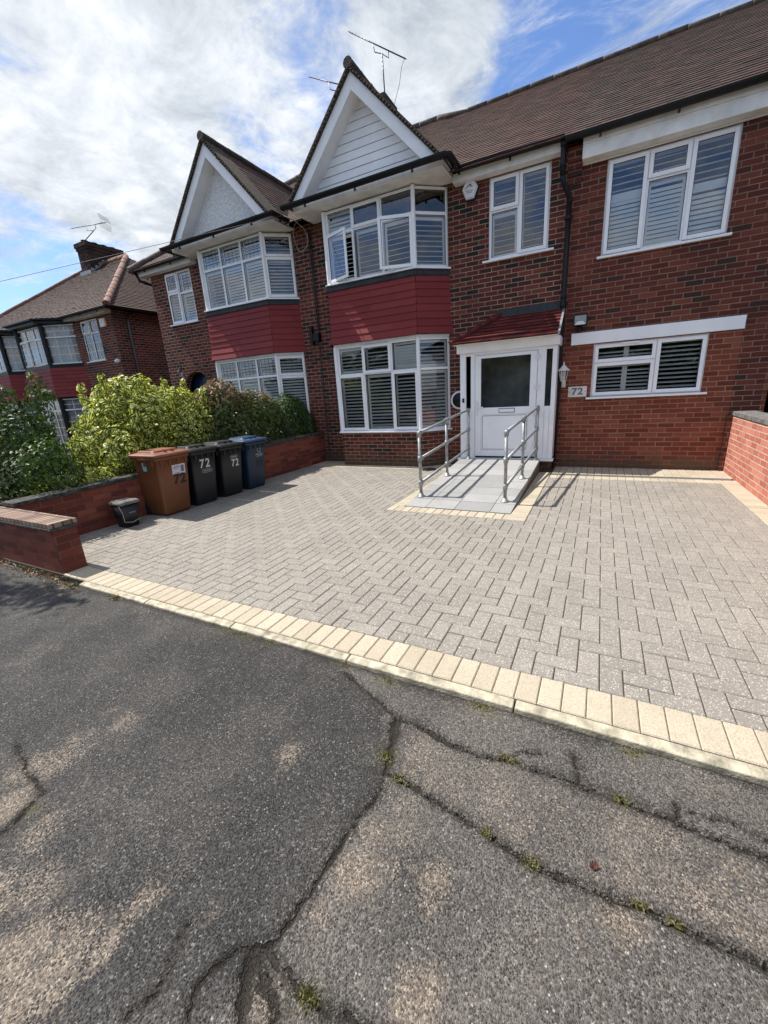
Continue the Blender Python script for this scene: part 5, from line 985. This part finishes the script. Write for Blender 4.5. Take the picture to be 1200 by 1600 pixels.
mb = MB()
for x0, x1 in ((-1.45, -1.39), (-0.19, -0.135)): mb.hexa([(x0, -2.95, -.03), (x1, -2.95, -.03), (x1, -.47, -.03), (x0, -.47, -.03), (x0, -2.95, rz(-2.95) - .008), (x1, -2.95, rz(-2.95) - .008), (x1, -.47, rz(-.47) - .008), (x0, -.47, rz(-.47) - .008)])
mb.hexa([(-1.39, -2.95, -.04), (-.19, -2.95, -.04), (-.19, -.47, -.04), (-1.39, -.47, -.04), (-1.39, -2.95, rz(-2.95) - .012), (-.19, -2.95, rz(-2.95) - .012), (-.19, -.47, rz(-.47) - .012), (-1.39, -.47, rz(-.47) - .012)])
mb.build('ramp_base', 'slabwall', rp)
def handrail(xa, xb, label):
    o = empty('handrail', (xa, -2.6, 0.03), label, 'handrail', 'handrails beside the ramp'); Y = (-2.60, -1.60, -0.52); X = [xa + (xb - xa) * (y + 2.6) / 2.08 for y in Y]; ht = 0.845; hm = 0.51; hl = 0.185; r_ = .0205
    for x, y in zip(X, Y):
        z = rz(y); mb = MB(); mb.tube([(x, y, z), (x, y, z + ht)], r_, 12); p = mb.build('post', 'galv', o)
        f = MB(); f.lathe((x, y, z), [(.055, 0), (.055, .008), (.032, .012), (.030, .045), (.022, .048)], 16); f.build('flange', 'galv', p)
        for hh in (hl, hm): f = MB(); f.lathe((x, y, z + hh - .035), [(.0215, 0), (.029, .003), (.029, .067), (.0215, .07)], 14); f.build('fitting', 'galv', p)
        f = MB(); f.lathe((x, y, z + ht - .05), [(.0215, 0), (.029, .003), (.029, .045), (.026, .062), (.015, .074), (.002, .078)], 14); f.build('fitting', 'galv', p)
    for h in (hl, hm, ht):
        mb = MB(); mb.tube([(x, y, rz(y) + h) for x, y in zip(X, Y)], r_ * .93, 12)
        for x, y in zip(X, Y):
            for s in (-1, 1):
                if (s < 0 and y < -2.5) or (s > 0 and y > -.6): continue
                mb.tube([(x, y + s * .026, rz(y) + h + s * .002), (x, y + s * .07, rz(y) + h + s * .004)], .0265, 12)
        mb.build('rail', 'galv', o)
handrail(-1.375, -1.31, 'galvanised three-bar handrail on the left side of the ramp, nearest the bay')
handrail(-0.27, -0.19, 'galvanised three-bar handrail on the right side of the ramp, nearest the downpipe')

# ------------------------------------------------------------------ garden walls
ROW = 0.075
def cope(parent, x0, x1, y0, y1, z, th=0.045, mat='coping', ov=0.02, slope=None):
    mb = MB(); z1 = z if slope is None else slope; mb.hexa([(x0 - ov, y0 - ov, z), (x1 + ov, y0 - ov, z), (x1 + ov, y1 + ov, z1), (x0 - ov, y1 + ov, z1), (x0 - ov, y0 - ov, z + th), (x1 + ov, y0 - ov, z + th), (x1 + ov, y1 + ov, z1 + th), (x0 - ov, y1 + ov, z1 + th)]); return mb.build('coping', mat, parent, bevel=0.008)
lwall = empty('garden_wall', (-4.85, -3, 0), 'low brick boundary wall with dark coping running behind the bins', 'wall')
mb = MB(); mb.hexa([(-4.96, -5.66, -.1), (-4.74, -5.66, -.1), (-4.74, 0.0, -.1), (-4.96, 0.0, -.1), (-4.96, -5.66, .49), (-4.74, -5.66, .49), (-4.74, 0, .62), (-4.96, 0, .62)]); mb.build('brickwork', 'brick_garden', lwall)
cope(lwall, -4.96, -4.74, -5.655, -0.02, 0.49, slope=0.622)
fwall = empty('garden_wall', (-5.5, -5.77, 0), 'low front wall along the pavement with brick-on-edge top, ending at the drive', 'wall')
mb = MB(); mb.box(-12, -3.57, -5.87, -5.675, -0.1, 0.405); mb.build('brickwork', 'brick_garden', fwall)
cope(fwall, -12, -3.57, -5.87, -5.675, 0.4055, .026)
mb = MB(); mb.box(-12.0, -3.56, -5.885, -5.66, 0.4325, 0.478); mb.build('brick_on_edge', 'coping_brick', fwall, bevel=0.006)
rwall = empty('garden_wall', (2.46, -3, 0), 'rosy brick boundary wall with flat grey capping on the right', 'wall')
mb = MB(); mb.box(2.36, 2.58, -5.9, -0.012, -0.1, 0.80); mb.build('brickwork', 'brick_pink', rwall)
cope(rwall, 2.36, 2.58, -5.9, -0.03, 0.8005, .06, 'capstone', .015)
mb = MB(); mb.box(2.30, 2.358, -0.07, -0.012, -0.05, 0.80); mb.build('end_pier', 'brick_ext', rwall)

# ------------------------------------------------------------------ wheelie bins
def rrect(cx, cy, w, d, r, z, n=4):
    pts = []
    for sx, sy, a0 in ((1, 1, 0), (-1, 1, 90), (-1, -1, 180), (1, -1, 270)):
        for k in range(n + 1): a = R(a0 + 90 * k / n); pts.append(V((cx + sx * (w / 2 - r) + r * math.cos(a), cy + sy * (d / 2 - r) + r * math.sin(a), z)))
    return pts
def wheelie(x_f, yc, h, wt, body, lid, label, wb=0.37, db=0.40, dt=0.50):
    """x_f: x of the front rim; faces +x"""
    xb = x_f - 0.115 - db / 2; xt = x_f - dt / 2 - 0.02; o = empty('wheelie_bin', (xb, yc, 0), label, 'wheelie bin', 'wheelie bins lined up against the garden wall')
    mb = MB(); hb = h - 0.09
    rings = [rrect(xb, yc, db - .03, wb - .03, .03, 0.012), rrect(xb, yc, db, wb, .035, 0.05)]
    for t in (0.33, 0.66, 1.0): rings.append(rrect(xb + (xt - xb) * t, yc, db + (dt - .03 - db) * t, wb + (wt - .05 - wb) * t, .04, .05 + (hb - .1) * t))
    rings += [rrect(xt, yc, dt + .0, wt - .01, .045, hb - .045), rrect(xt, yc, dt + .01, wt, .045, hb)]
    mb.loft(rings, True, True); b = mb.build('body', body, o)
    for k in range(4): mb = MB(); yy = yc - wt / 2 + .08 + (wt - .16) * k / 3; xx = xt + dt / 2 - .018; mb.hexa([(xx, yy - .008, hb - .12), (xx + .008, yy - .008, hb - .12), (xx + .008, yy + .008, hb - .12), (xx, yy + .008, hb - .12), (xx, yy - .008, hb - .047), (xx + .022, yy - .008, hb - .047), (xx + .022, yy + .008, hb - .047), (xx, yy + .008, hb - .047)]); mb.build('rib', body, b)
    for k in range(3): mb = MB(); xx = xt - dt / 2 + .12 + (dt - .2) * k / 2; mb.box(xx - .008, xx + .008, yc - wt / 2 - .004, yc - wt / 2 + .02, hb - .11, hb - .047); mb.build('rib', body, b)
    mb = MB(); mb.loft([rrect(xt, yc, dt + .045, wt + .03, .04, hb + .002), rrect(xt, yc, dt + .05, wt + .035, .04, hb + .03), rrect(xt, yc, dt + .03, wt + .015, .05, hb + .036), rrect(xt - .01, yc, dt - .06, wt - .06, .05, hb + .046), rrect(xt - .03, yc, dt - .16, wt - .13, .04, hb + .052), rrect(xt - .03, yc, dt - .19, wt - .16, .04, hb + .072), rrect(xt - .03, yc, dt - .21, wt - .18, .04, hb + .076)], True); l = mb.build('lid', lid, o)
    mb = MB(); hx = xt + dt / 2 - .06
    mb.tube([(xt - dt / 2 - .03, yc - wt / 2 + .06, hb + .01), (xt - dt / 2 - .08, yc - wt / 2 + .06, hb + .04), (xt - dt / 2 - .08, yc + wt / 2 - .06, hb + .04), (xt - dt / 2 - .03, yc + wt / 2 - .06, hb + .01)], .013, 8); mb.build('handle', body, o)
    mb = MB()
    for s in (-1, 1): mb.box(hx - .03, hx + .02, yc + s * .05 - .008, yc + s * .05 + .008, hb + .05, hb + .082)
    mb.build('lid_grip', lid, l)
    for s in (-1, 1):
        mb = MB(); mb.lathe((0, 0, 0), [(.03, -.02), (.085, -.02), (.09, -.012), (.09, .012), (.085, .02), (.03, .02)], 18); mb.v = [V((xb - db / 2 + .03 + p.x, yc + s * (wb / 2 - .01) + p.z, .09 + p.y)) for p in mb.v]; mb.build('wheel', 'rubber', o)
    # transform of the sloping front face, for marks
    P0 = V((xb + db / 2, yc, .05)); P1 = V((xt + (dt - .03) / 2, yc, hb - .05)); W = (P1 - P0).normalized(); U = V((0, 1, 0)); Nn = U.cross(W)
    def at(v_, y, d=.002): return P0 + (P1 - P0) * v_ + U * y + Nn * d
    return o, b, at, U, W, Nn
def quad_on(at, v0, v1, y0, y1, d, name, mat, parent):
    mb = MB(); mb.hexa([at(v0, y0, 0), at(v0, y1, 0), at(v0, y1, d), at(v0, y0, d), at(v1, y0, 0), at(v1, y1, 0), at(v1, y1, d), at(v1, y0, d)]); return mb.build(name, mat, parent)
def pill(at, vc, y, w, h, parent, mat, H):
    mb = MB(); pts = []
    for k in range(25): a = 2 * math.pi * k / 24; pts.append(at(vc + math.copysign(abs(math.sin(a)) ** .6, math.sin(a)) * h / 2 / H, y + math.copysign(abs(math.cos(a)) ** .55, math.cos(a)) * w / 2, .003))
    mb.tube(pts, .0022, 5, False)
    pts = [at(vc + (.010 * math.sin(k * 1.9) + .004 * math.sin(k * 3.1)) / H, y - w * .36 + w * .72 * k / 18, .003) for k in range(19)]; mb.tube(pts, .003, 5); return mb.build('badge', mat, parent)
BX = -4.24
o, b, at, U_, W_2, N_ = wheelie(BX + .02, -4.09, 0.885, 0.52, 'bin_brown', 'lid_brown', 'orange-brown wheelie bin with black 72 and a white sticker', wb=.40, db=.42, dt=.52)
text_mesh('72', 0.185, 'mark_black', b, at(.60, .07, .002), U_, N_, up=W_2, squash=.95, bold=.006, sp=1.1)
quad_on(at, .70, .885, -.03, .165, .003, 'sticker', 'label_white', b); quad_on(at, .735, .86, .10, .145, .0045, 'sticker_photo', 'label_grey', b); quad_on(at, .835, .85, -.01, .085, .0045, 'sticker_print', 'label_grey', b); quad_on(at, .805, .815, -.01, .07, .0045, 'sticker_print', 'label_grey', b); quad_on(at, .72, .728, 0.0, .08, .0045, 'sticker_print', 'label_grey', b)
mb = MB(); mb.hexa([(-4.52, -4.345, .62), (-4.475, -4.345, .62), (-4.475, -4.325, .62), (-4.52, -4.325, .62), (-4.52, -4.352, .73), (-4.475, -4.352, .73), (-4.475, -4.325, .73), (-4.52, -4.325, .73)]); mb.build('tag', 'label_teal', b)
o, b, at, U_, W_2, N_ = wheelie(BX, -3.585, 0.87, 0.47, 'bin_black', 'bin_black', 'black wheelie bin next to the brown one, its white 72 above the badge')
text_mesh('72', 0.175, 'mark_white', b, at(.80, -.0, .002), U_, N_, up=W_2, squash=.85, bold=.004, sp=1.35); pill(at, .645, .03, .17, .055, b, 'mark_white', .72)
o, b, at, U_, W_2, N_ = wheelie(BX, -3.075, 0.86, 0.47, 'bin_black', 'bin_black', 'black wheelie bin beside the blue one, its white 72 below the badge')
text_mesh('72', 0.155, 'mark_white', b, at(.68, .05, .002), U_, N_, up=W_2, squash=.85, bold=.003, sp=1.2); pill(at, .83, .03, .14, .045, b, 'mark_white', .72)
o, b, at, U_, W_2, N_ = wheelie(BX, -2.555, 0.865, 0.48, 'bin_blue', 'lid_blue', 'navy blue wheelie bin at the house end of the bin row')
pill(at, .745, .05, .15, .055, b, 'mark_white', .72); text_mesh('72', 0.15, 'mark_dim', b, at(.52, .06, .002), U_, N_, up=W_2, squash=.95, bold=.003, sp=1.2)
mb = MB()
for k in range(3):
    a0 = 2.094 * k + .3; mb.tube([at(.86 + (.035 * math.sin(a0 + t * .42)) / .72, .05 + .035 * math.cos(a0 + t * .42), .003) for t in range(5)], [.006, .005, .005, .004, .002], 5)
mb.build('recycling_mark', 'mark_white', b)
# small food caddy
fc = empty('food_caddy', (-4.5, -4.72, 0), 'small black food caddy with grey lid, against the wall left of the bins', 'caddy'); cx, cy = -4.49, -4.70
mb = MB(); mb.loft([rrect(cx, cy, .18, .17, .02, .0), rrect(cx + .01, cy, .22, .225, .025, .29)], True, True); bd = mb.build('body', 'bin_black', fc)
mb = MB(); mb.loft([rrect(cx + .01, cy, .26, .255, .03, .292), rrect(cx + .01, cy, .265, .26, .03, .315), rrect(cx + .01, cy, .22, .215, .03, .335), rrect(cx + .01, cy, .12, .12, .03, .34)], True, True); mb.build('lid', 'capstone', fc)
mb = MB(); mb.tube([(cx + .08, cy - .118, .30), (cx + .118, cy - .112, .20), (cx + .10, cy - .10, .08), (cx + .095, cy + .0, .055), (cx + .10, cy + .10, .08)], .006, 6); mb.build('handle', 'wire_pale', fc)
mb = MB(); mb.box(cx + .1135, cx + .1165, cy - .035, cy + .05, .175, .192); mb.build('badge', 'label_grey', bd)

# ------------------------------------------------------------------ planting
def leaves(name, mat, parent, centers, normals, size, aspect=0.5, tip=None, fold=0.25, droop=0.3):
    n = len(centers); C = np.array(centers); Nn = np.array(normals, dtype=float); Nn /= np.linalg.norm(Nn, axis=1)[:, None] + 1e-9
    d = rng.normal(size=(n, 3)); d -= (d * Nn).sum(1)[:, None] * Nn; d[:, 2] -= droop * np.abs(rng.normal(size=n)); d -= (d * Nn).sum(1)[:, None] * Nn * 0.8; d /= np.linalg.norm(d, axis=1)[:, None] + 1e-9
    s = np.cross(Nn, d); s /= np.linalg.norm(s, axis=1)[:, None] + 1e-9
    L_ = size * rng.uniform(0.65, 1.3, n)[:, None]; Wd = L_ * aspect * 0.5
    base = C - d * L_ * .5; tipp = C + d * L_ * .5 - Nn * L_ * 0.12; l = C - d * L_ * .05 + s * Wd + Nn * Wd * fold; r_ = C - d * L_ * .05 - s * Wd + Nn * Wd * fold
    verts = np.stack([base, r_, tipp, l], 1).reshape(-1, 3); i = np.arange(n) * 4
    F = np.stack([np.stack([i, i + 1, i + 2], -1), np.stack([i, i + 2, i + 3], -1)], 1).reshape(-1, 3)
    off = V((0, 0, 0)); q = parent
    while q is not None: off += V(q.location); q = q.parent
    verts = verts - np.array(off)
    me = bpy.data.meshes.new(name); me.vertices.add(len(verts)); me.vertices.foreach_set('co', verts.astype(np.float32).ravel()); me.loops.add(F.size); me.loops.foreach_set('vertex_index', F.astype(np.int32).ravel())
    me.polygons.add(len(F)); me.polygons.foreach_set('loop_start', np.arange(0, F.size, 3, dtype=np.int32)); me.update()
    uv = me.uv_layers.new(name='UVMap'); U4 = np.tile(np.array([[.5, 0], [1, .5], [.5, 1], [.5, 0], [.5, 1], [0, .5]], dtype=np.float32), (n, 1)); uv.data.foreach_set('uv', U4.ravel())
    a = me.attributes.new('rnd', 'FLOAT', 'FACE'); a.data.foreach_set('value', np.repeat(rng.uniform(0, 1, n), 2).astype(np.float32))
    if tip is not None: a = me.attributes.new('tip', 'FLOAT', 'FACE'); a.data.foreach_set('value', np.repeat(np.array(tip), 2).astype(np.float32))
    me.materials.append(M[mat]); o = bpy.data.objects.new(name, me); scene.collection.objects.link(o)
    if parent: o.parent = parent
    return o
def blob_points(blobs, n, inner=0.25):
    """points near the surface of a union of ellipsoids; returns pts, outward normals"""
    B = np.array(blobs, dtype=float); vol = (B[:, 3] * B[:, 4] * B[:, 5]) ** (2 / 3); P = []; Nn = []
    while len(P) < n:
        k = rng.choice(len(B), p=vol / vol.sum()); c, r_ = B[k, :3], B[k, 3:]
        d = rng.normal(size=3); d /= np.linalg.norm(d); rad = rng.uniform(0.80, 1.06) if rng.uniform() > inner else rng.uniform(0.35, 0.85)
        p = c + d * r_ * rad
        q = ((p - B[:, :3]) / B[:, 3:]); ins = (q ** 2).sum(1); ins[k] = 9
        if ins.min() < 0.55 and rng.uniform() > 0.15: continue
        if p[2] < 0: continue
        P.append(p); Nn.append(d / r_ + rng.normal(size=3) * 0.9 + np.array([0, 0, .5]))
    return np.array(P), np.array(Nn)
def stems(parent, base, blobs, mat='bark', n=9, r=0.014):
    mb = MB()
    for k in range(n):
        B = blobs[k % len(blobs)]; e = V(B[:3]) + V((random.uniform(-.5, .5) * B[3], random.uniform(-.5, .5) * B[4], random.uniform(0, .6) * B[5])); b = V(base) + V((random.uniform(-.06, .06), random.uniform(-.25, .25), 0)); mid_ = (b + e) / 2 + V((random.uniform(-.08, .08), random.uniform(-.08, .08), 0))
        mb.tube([b, mid_, e], [r * 1.3, r, r * .35], 6)
    mb.build('trunk', mat, parent)
def shrub(name, label, mat, blobs, n, size, aspect, base, tipf=None, inner=0.25, cat='shrub', droop=.3, fold=.25):
    o = empty(name, base, label, cat); P, Nn = blob_points(blobs, n, inner); tp = None
    if tipf: tp = tipf(P)
    leaves('crown', mat, o, P, Nn, size, aspect, tp, fold, droop); stems(o, base, blobs); return o
def lump(cx, cy, cz, rx, ry, rz, n, j=.35, s=(.35, .6)):
    out = [(cx, cy, cz, rx, ry, rz)]
    for _ in range(n):
        d = rng.normal(size=3); d /= np.linalg.norm(d); d[2] = abs(d[2]) * 1.0 - .25; k = rng.uniform(*s)
        out.append((cx + d[0] * rx * .8, cy + d[1] * ry * .8, cz + d[2] * rz * .8, rx * k, ry * k, rz * k))
    return out
soil = MB(); soil.box(-12.2, -4.965, -5.67, 0.0, -.11, .02); tag(soil.build('garden_soil', 'soil'), None, None, None, 'structure')
# yellow-edged hedge behind the bins
bl = lump(-5.55, -3.58, 1.04, .60, .74, .74, 16) + lump(-5.45, -2.95, 1.02, .5, .5, .66, 8) + lump(-5.3, -4.10, .85, .34, .30, .42, 6)
shrub('variegated_hedge', 'big rounded bush of yellow-edged leaves rising behind the brown bin', 'lf_var', bl, 6800, 0.098, .56, (-5.4, -3.6, 0), cat='hedge', inner=.3)
bl = lump(-5.38, -2.2, 1.02, .45, .72, .68, 12) + lump(-5.32, -1.40, .98, .42, .55, .62, 8)
shrub('red_tipped_hedge', 'dark green hedge with reddish leaf tips behind the blue bin', 'lf_phot', bl, 9500, 0.085, .38, (-5.4, -1.9, 0), lambda P: np.clip((P[:, 2] - 1.30) * 3.0, 0, 1) * (rng.uniform(size=len(P)) < .38), cat='hedge', droop=-.3)
bl = lump(-5.18, -.50, .84, .36, .42, .62, 12)
shrub('dark_green_bush', 'small dense dark green bush by the wall end under the neighbour bay', 'lf_fir', bl, 8500, 0.048, .42, (-5.25, -.5, 0), lambda P: np.clip((P[:, 2] - .95) * 1.3, 0, .8) * rng.uniform(size=len(P)), cat='bush', droop=-.2)
bl = lump(-5.12, -4.75, .56, .16, .5, .15, 8); shrub('variegated_groundcover', 'low straggling yellow-edged growth along the wall top left of the brown bin', 'lf_var', bl, 650, .075, .5, (-5.15, -4.7, 0), cat='plant')
o_ = bpy.data.objects['variegated_hedge']; P_, N_l = blob_points([(-5.35 + .25 * math.sin(k * 2.1), -4.4 + .17 * k, 1.62 + .10 * math.sin(k * 1.7), .07, .05, .16) for k in range(11)] + [(-5.1, -4.62, 1.25, .10, .10, .14), (-5.1, -4.72, .95, .1, .1, .1)], 520, .5)
leaves('shoot', 'lf_var', o_, P_, N_l, .095, .5)['kind'] = 'stuff'
# large loose shrub at the left edge
bl = lump(-6.1, -5.05, .85, .62, .52, .70, 14, s=(.3, .55)) + lump(-5.45, -5.15, .62, .36, .4, .44, 7) + [(-5.62, -4.80, 1.45, .16, .15, .34), (-5.72, -4.72, 1.72, .12, .11, .22), (-5.42, -4.78, 1.62, .16, .08, .09), (-6.05, -5.0, 1.62, .24, .18, .2), (-6.75, -5.1, 1.2, .5, .4, .5), (-5.02, -5.1, .85, .18, .34, .32), (-4.98, -5.0, .62, .16, .2, .14), (-7.4, -5.1, 1.0, .5, .4, .6)]
shrub('leafy_shrub', 'tall loose dark green shrub with a leaning shoot behind the front wall', 'lf_green', bl, 11500, .058, .5, (-5.9, -5.0, 0), inner=.35)
# clipped hedge further back
h = empty('clipped_hedge', (-7.6, -3.4, 0), 'low dark box-cut hedge glimpsed between the loose shrub and the yellow bush', 'hedge')
n = 5200; P = np.stack([rng.uniform(-10, -6.2, n), rng.uniform(-3.75, -3.2, n), rng.uniform(.1, .78, n)], 1); f = rng.integers(0, 3, n); P[f == 0, 2] = .78 + rng.normal(size=(f == 0).sum()) * .015; P[f == 1, 1] = -3.75 + rng.normal(size=(f == 1).sum()) * .015
Nn = rng.normal(size=(n, 3)) * .5; Nn[f == 0, 2] += 1; Nn[f == 1, 1] -= 1; leaves('crown', 'lf_fir', h, P, Nn, .045, .5); mb = MB(); mb.box(-9.95, -6.25, -3.70, -3.25, 0, .70); mb.build('trunk', 'bark', h)
# weeds along the edging
def weed(x, y, z, s, n, label):
    o = empty('weed', (x, y, z), label, 'weed', 'weeds along the drive edging'); P = np.stack([x + rng.normal(size=n) * s * .6, y + rng.normal(size=n) * s * .35, z + np.abs(rng.normal(size=n)) * s * .35], 1)
    Nn = np.stack([rng.normal(size=n) * .7, rng.normal(size=n) * .7 - .3, np.ones(n)], 1); leaves('leaf', 'lf_weed', o, P, Nn, s * .45, .4, droop=-.6)
weed(-3.25, -5.975, -.03, .055, 130, 'larger green weed tuft in the grit just right of the front wall end'); weed(-2.62, -5.975, -.03, .05, 110, 'green weed tuft on the edging, second along from the front wall')
weed(-1.30, -5.965, -.03, .028, 70, 'tiny weed tuft at an edging stone joint, halfway along the drive'); weed(-0.50, -5.962, -.03, .018, 40, 'smallest green sprig in the edging joint nearest the middle of the drive')
weed(-1.50, -5.97, -.03, .026, 50, 'little yellowish tuft just left of the mid-drive edging joint')
# dry leaf on the footway
mb = MB(); c = V((.769, -6.49, -.024))
for k in range(7):
    a = k * .9; d = V((math.cos(a), math.sin(a), 0)); s = V((-d.y, d.x, 0)); L_ = random.uniform(.012, .02); mb.poly([c, c + d * L_ * .6 + s * .006 + V((0, 0, .008)), c + d * L_ + V((0, 0, .003)), c + d * L_ * .6 - s * .006 + V((0, 0, .006))])
tag(mb.build('dry_leaf', 'dead'), 'small curled brown dead leaf lying on the cracked asphalt', 'leaf')

ab2 = empty('alarm_box', (-12.6, 0.5, 3.8), 'small orange-edged alarm box by the top corner of the far hipped house', 'alarm box')
mb = MB(); mb.box(-12.78, -12.52, 0.43, 0.499, 3.78, 4.02); mb.build('cover', 'sign', ab2, bevel=0.02)
mb = MB(); mb.box(-12.519, -12.46, 0.44, 0.499, 3.80, 4.00); mb.build('side_panel', 'orange', ab2, bevel=0.01)
mb = MB(); mb.lathe((-12.35, 0.46, 2.74), [(0.03, 0), (0.08, 0.03), (0.09, 0.08), (0.04, 0.12), (0.01, 0.13)], 12); tag(mb.build('security_sensor', 'white_plastic'), 'small round white sensor low on the corner of the far hipped house', 'sensor')
wl2 = empty('wall_lantern', (-8.92, 0, 2.10), 'dark little lantern beside the top of the neighbour arched doorway', 'lantern')
mb = MB(); mb.lathe((-8.92, -0.12, 2.12), [(0.03, 0), (0.055, 0.11)], 6, False); mb.build('lamp_glass', 'clear', wl2)
mb = MB(); mb.lathe((-8.92, -0.12, 2.232), [(0.075, 0), (0.04, 0.04), (0.012, 0.07)], 6, False); mb.tube([(-8.92, -0.12, 2.29), (-8.92, -0.08, 2.34), (-8.92, 0.0, 2.30)], .010, 6); mb.build('bracket', 'black', wl2)
# moss tufts in the joints, grit and dead leaves swept against the edging and the front wall
P_ = []; 
for x_, y_, r_ in MOSS:
    k = int(1500 * r_) + 25; P_ += [(x_ + rng.normal() * r_ * .45, y_ + rng.normal() * r_ * .28, -.026 + abs(rng.normal()) * .004) for _ in range(k)]
P_ = np.array(P_); P_ = P_[P_[:, 1] < -5.948]; N_l = rng.normal(size=P_.shape) * .8; N_l[:, 2] += 1
tag(leaves('moss', 'lf_weed', None, P_, N_l, .011, .5, droop=-.5), None, None, None, 'stuff')
gm = MB()
for k in range(1100):
    if k < 450: x_ = rng.uniform(-3.4, 2.2); y_ = -5.948 - abs(rng.normal()) * .022
    elif k < 800: pl = (CR_A, CR_B)[k % 2]; j = rng.integers(0, len(pl) - 3); t_ = rng.uniform(); x_ = pl[j][0] + (pl[j + 1][0] - pl[j][0]) * t_ + rng.normal() * .008; y_ = pl[j][1] + (pl[j + 1][1] - pl[j][1]) * t_ + rng.normal() * .008
    else: x_ = rng.uniform(-1.3, 1.4); y_ = rng.uniform(-7.35, -6.0)
    r_ = rng.uniform(.0018, .0045); a_ = rng.uniform(0, 3); q = [V((x_ + r_ * rng.uniform(.7, 1.2) * math.cos(a_ + t * 1.57), y_ + r_ * rng.uniform(.7, 1.2) * math.sin(a_ + t * 1.57), -.0245)) for t in range(4)]; tp = [p + (V((x_, y_, -.0245)) - p) * .35 + V((0, 0, r_ * 1.1)) for p in q]; gm.loft([q, tp])
tag(gm.build('grit', 'grit'), None, None, None, 'stuff')
n = 420; P_ = np.stack([rng.uniform(-5.2, -3.15, n), -5.90 - np.abs(rng.normal(size=n)) * .06, -.022 + np.abs(rng.normal(size=n)) * .008], 1); P_[P_[:, 0] > -3.5, 1] -= .06; N_l = rng.normal(size=P_.shape) * .6; N_l[:, 2] += 1
tag(leaves('leaf_litter', 'litter', None, P_, N_l, .032, .45, droop=0), None, None, None, 'stuff')
# branch of a street tree left of the view; its shade falls on the footway
P_, N_l = blob_points([(-6.3, -6.5, 4.2, .8, .25, .3), (-5.6, -6.35, 3.7, .45, .16, .2), (-7.2, -6.7, 4.5, .6, .4, .4), (-6.9, -7.4, 4.4, .5, .3, .3)], 1100, .6)
tag(leaves('tree_foliage', 'lf_green', None, P_, N_l, .10, .6), None, None, None, 'stuff')
# street trees across the road behind the viewer (seen only as reflections in the window panes)
P_, N_l = blob_points(sum([lump(x_, -24 + 2 * math.sin(x_), 2.4 + .4 * math.cos(x_ * 2), 3.9, 2.6, 2.6, 8) for x_ in (-22, -15, -8.5, -2, 4.5, 11, 18)], []), 13000, .2)
tag(leaves('far_trees', 'lf_green', None, P_, N_l, .75, .7), None, None, None, 'stuff')
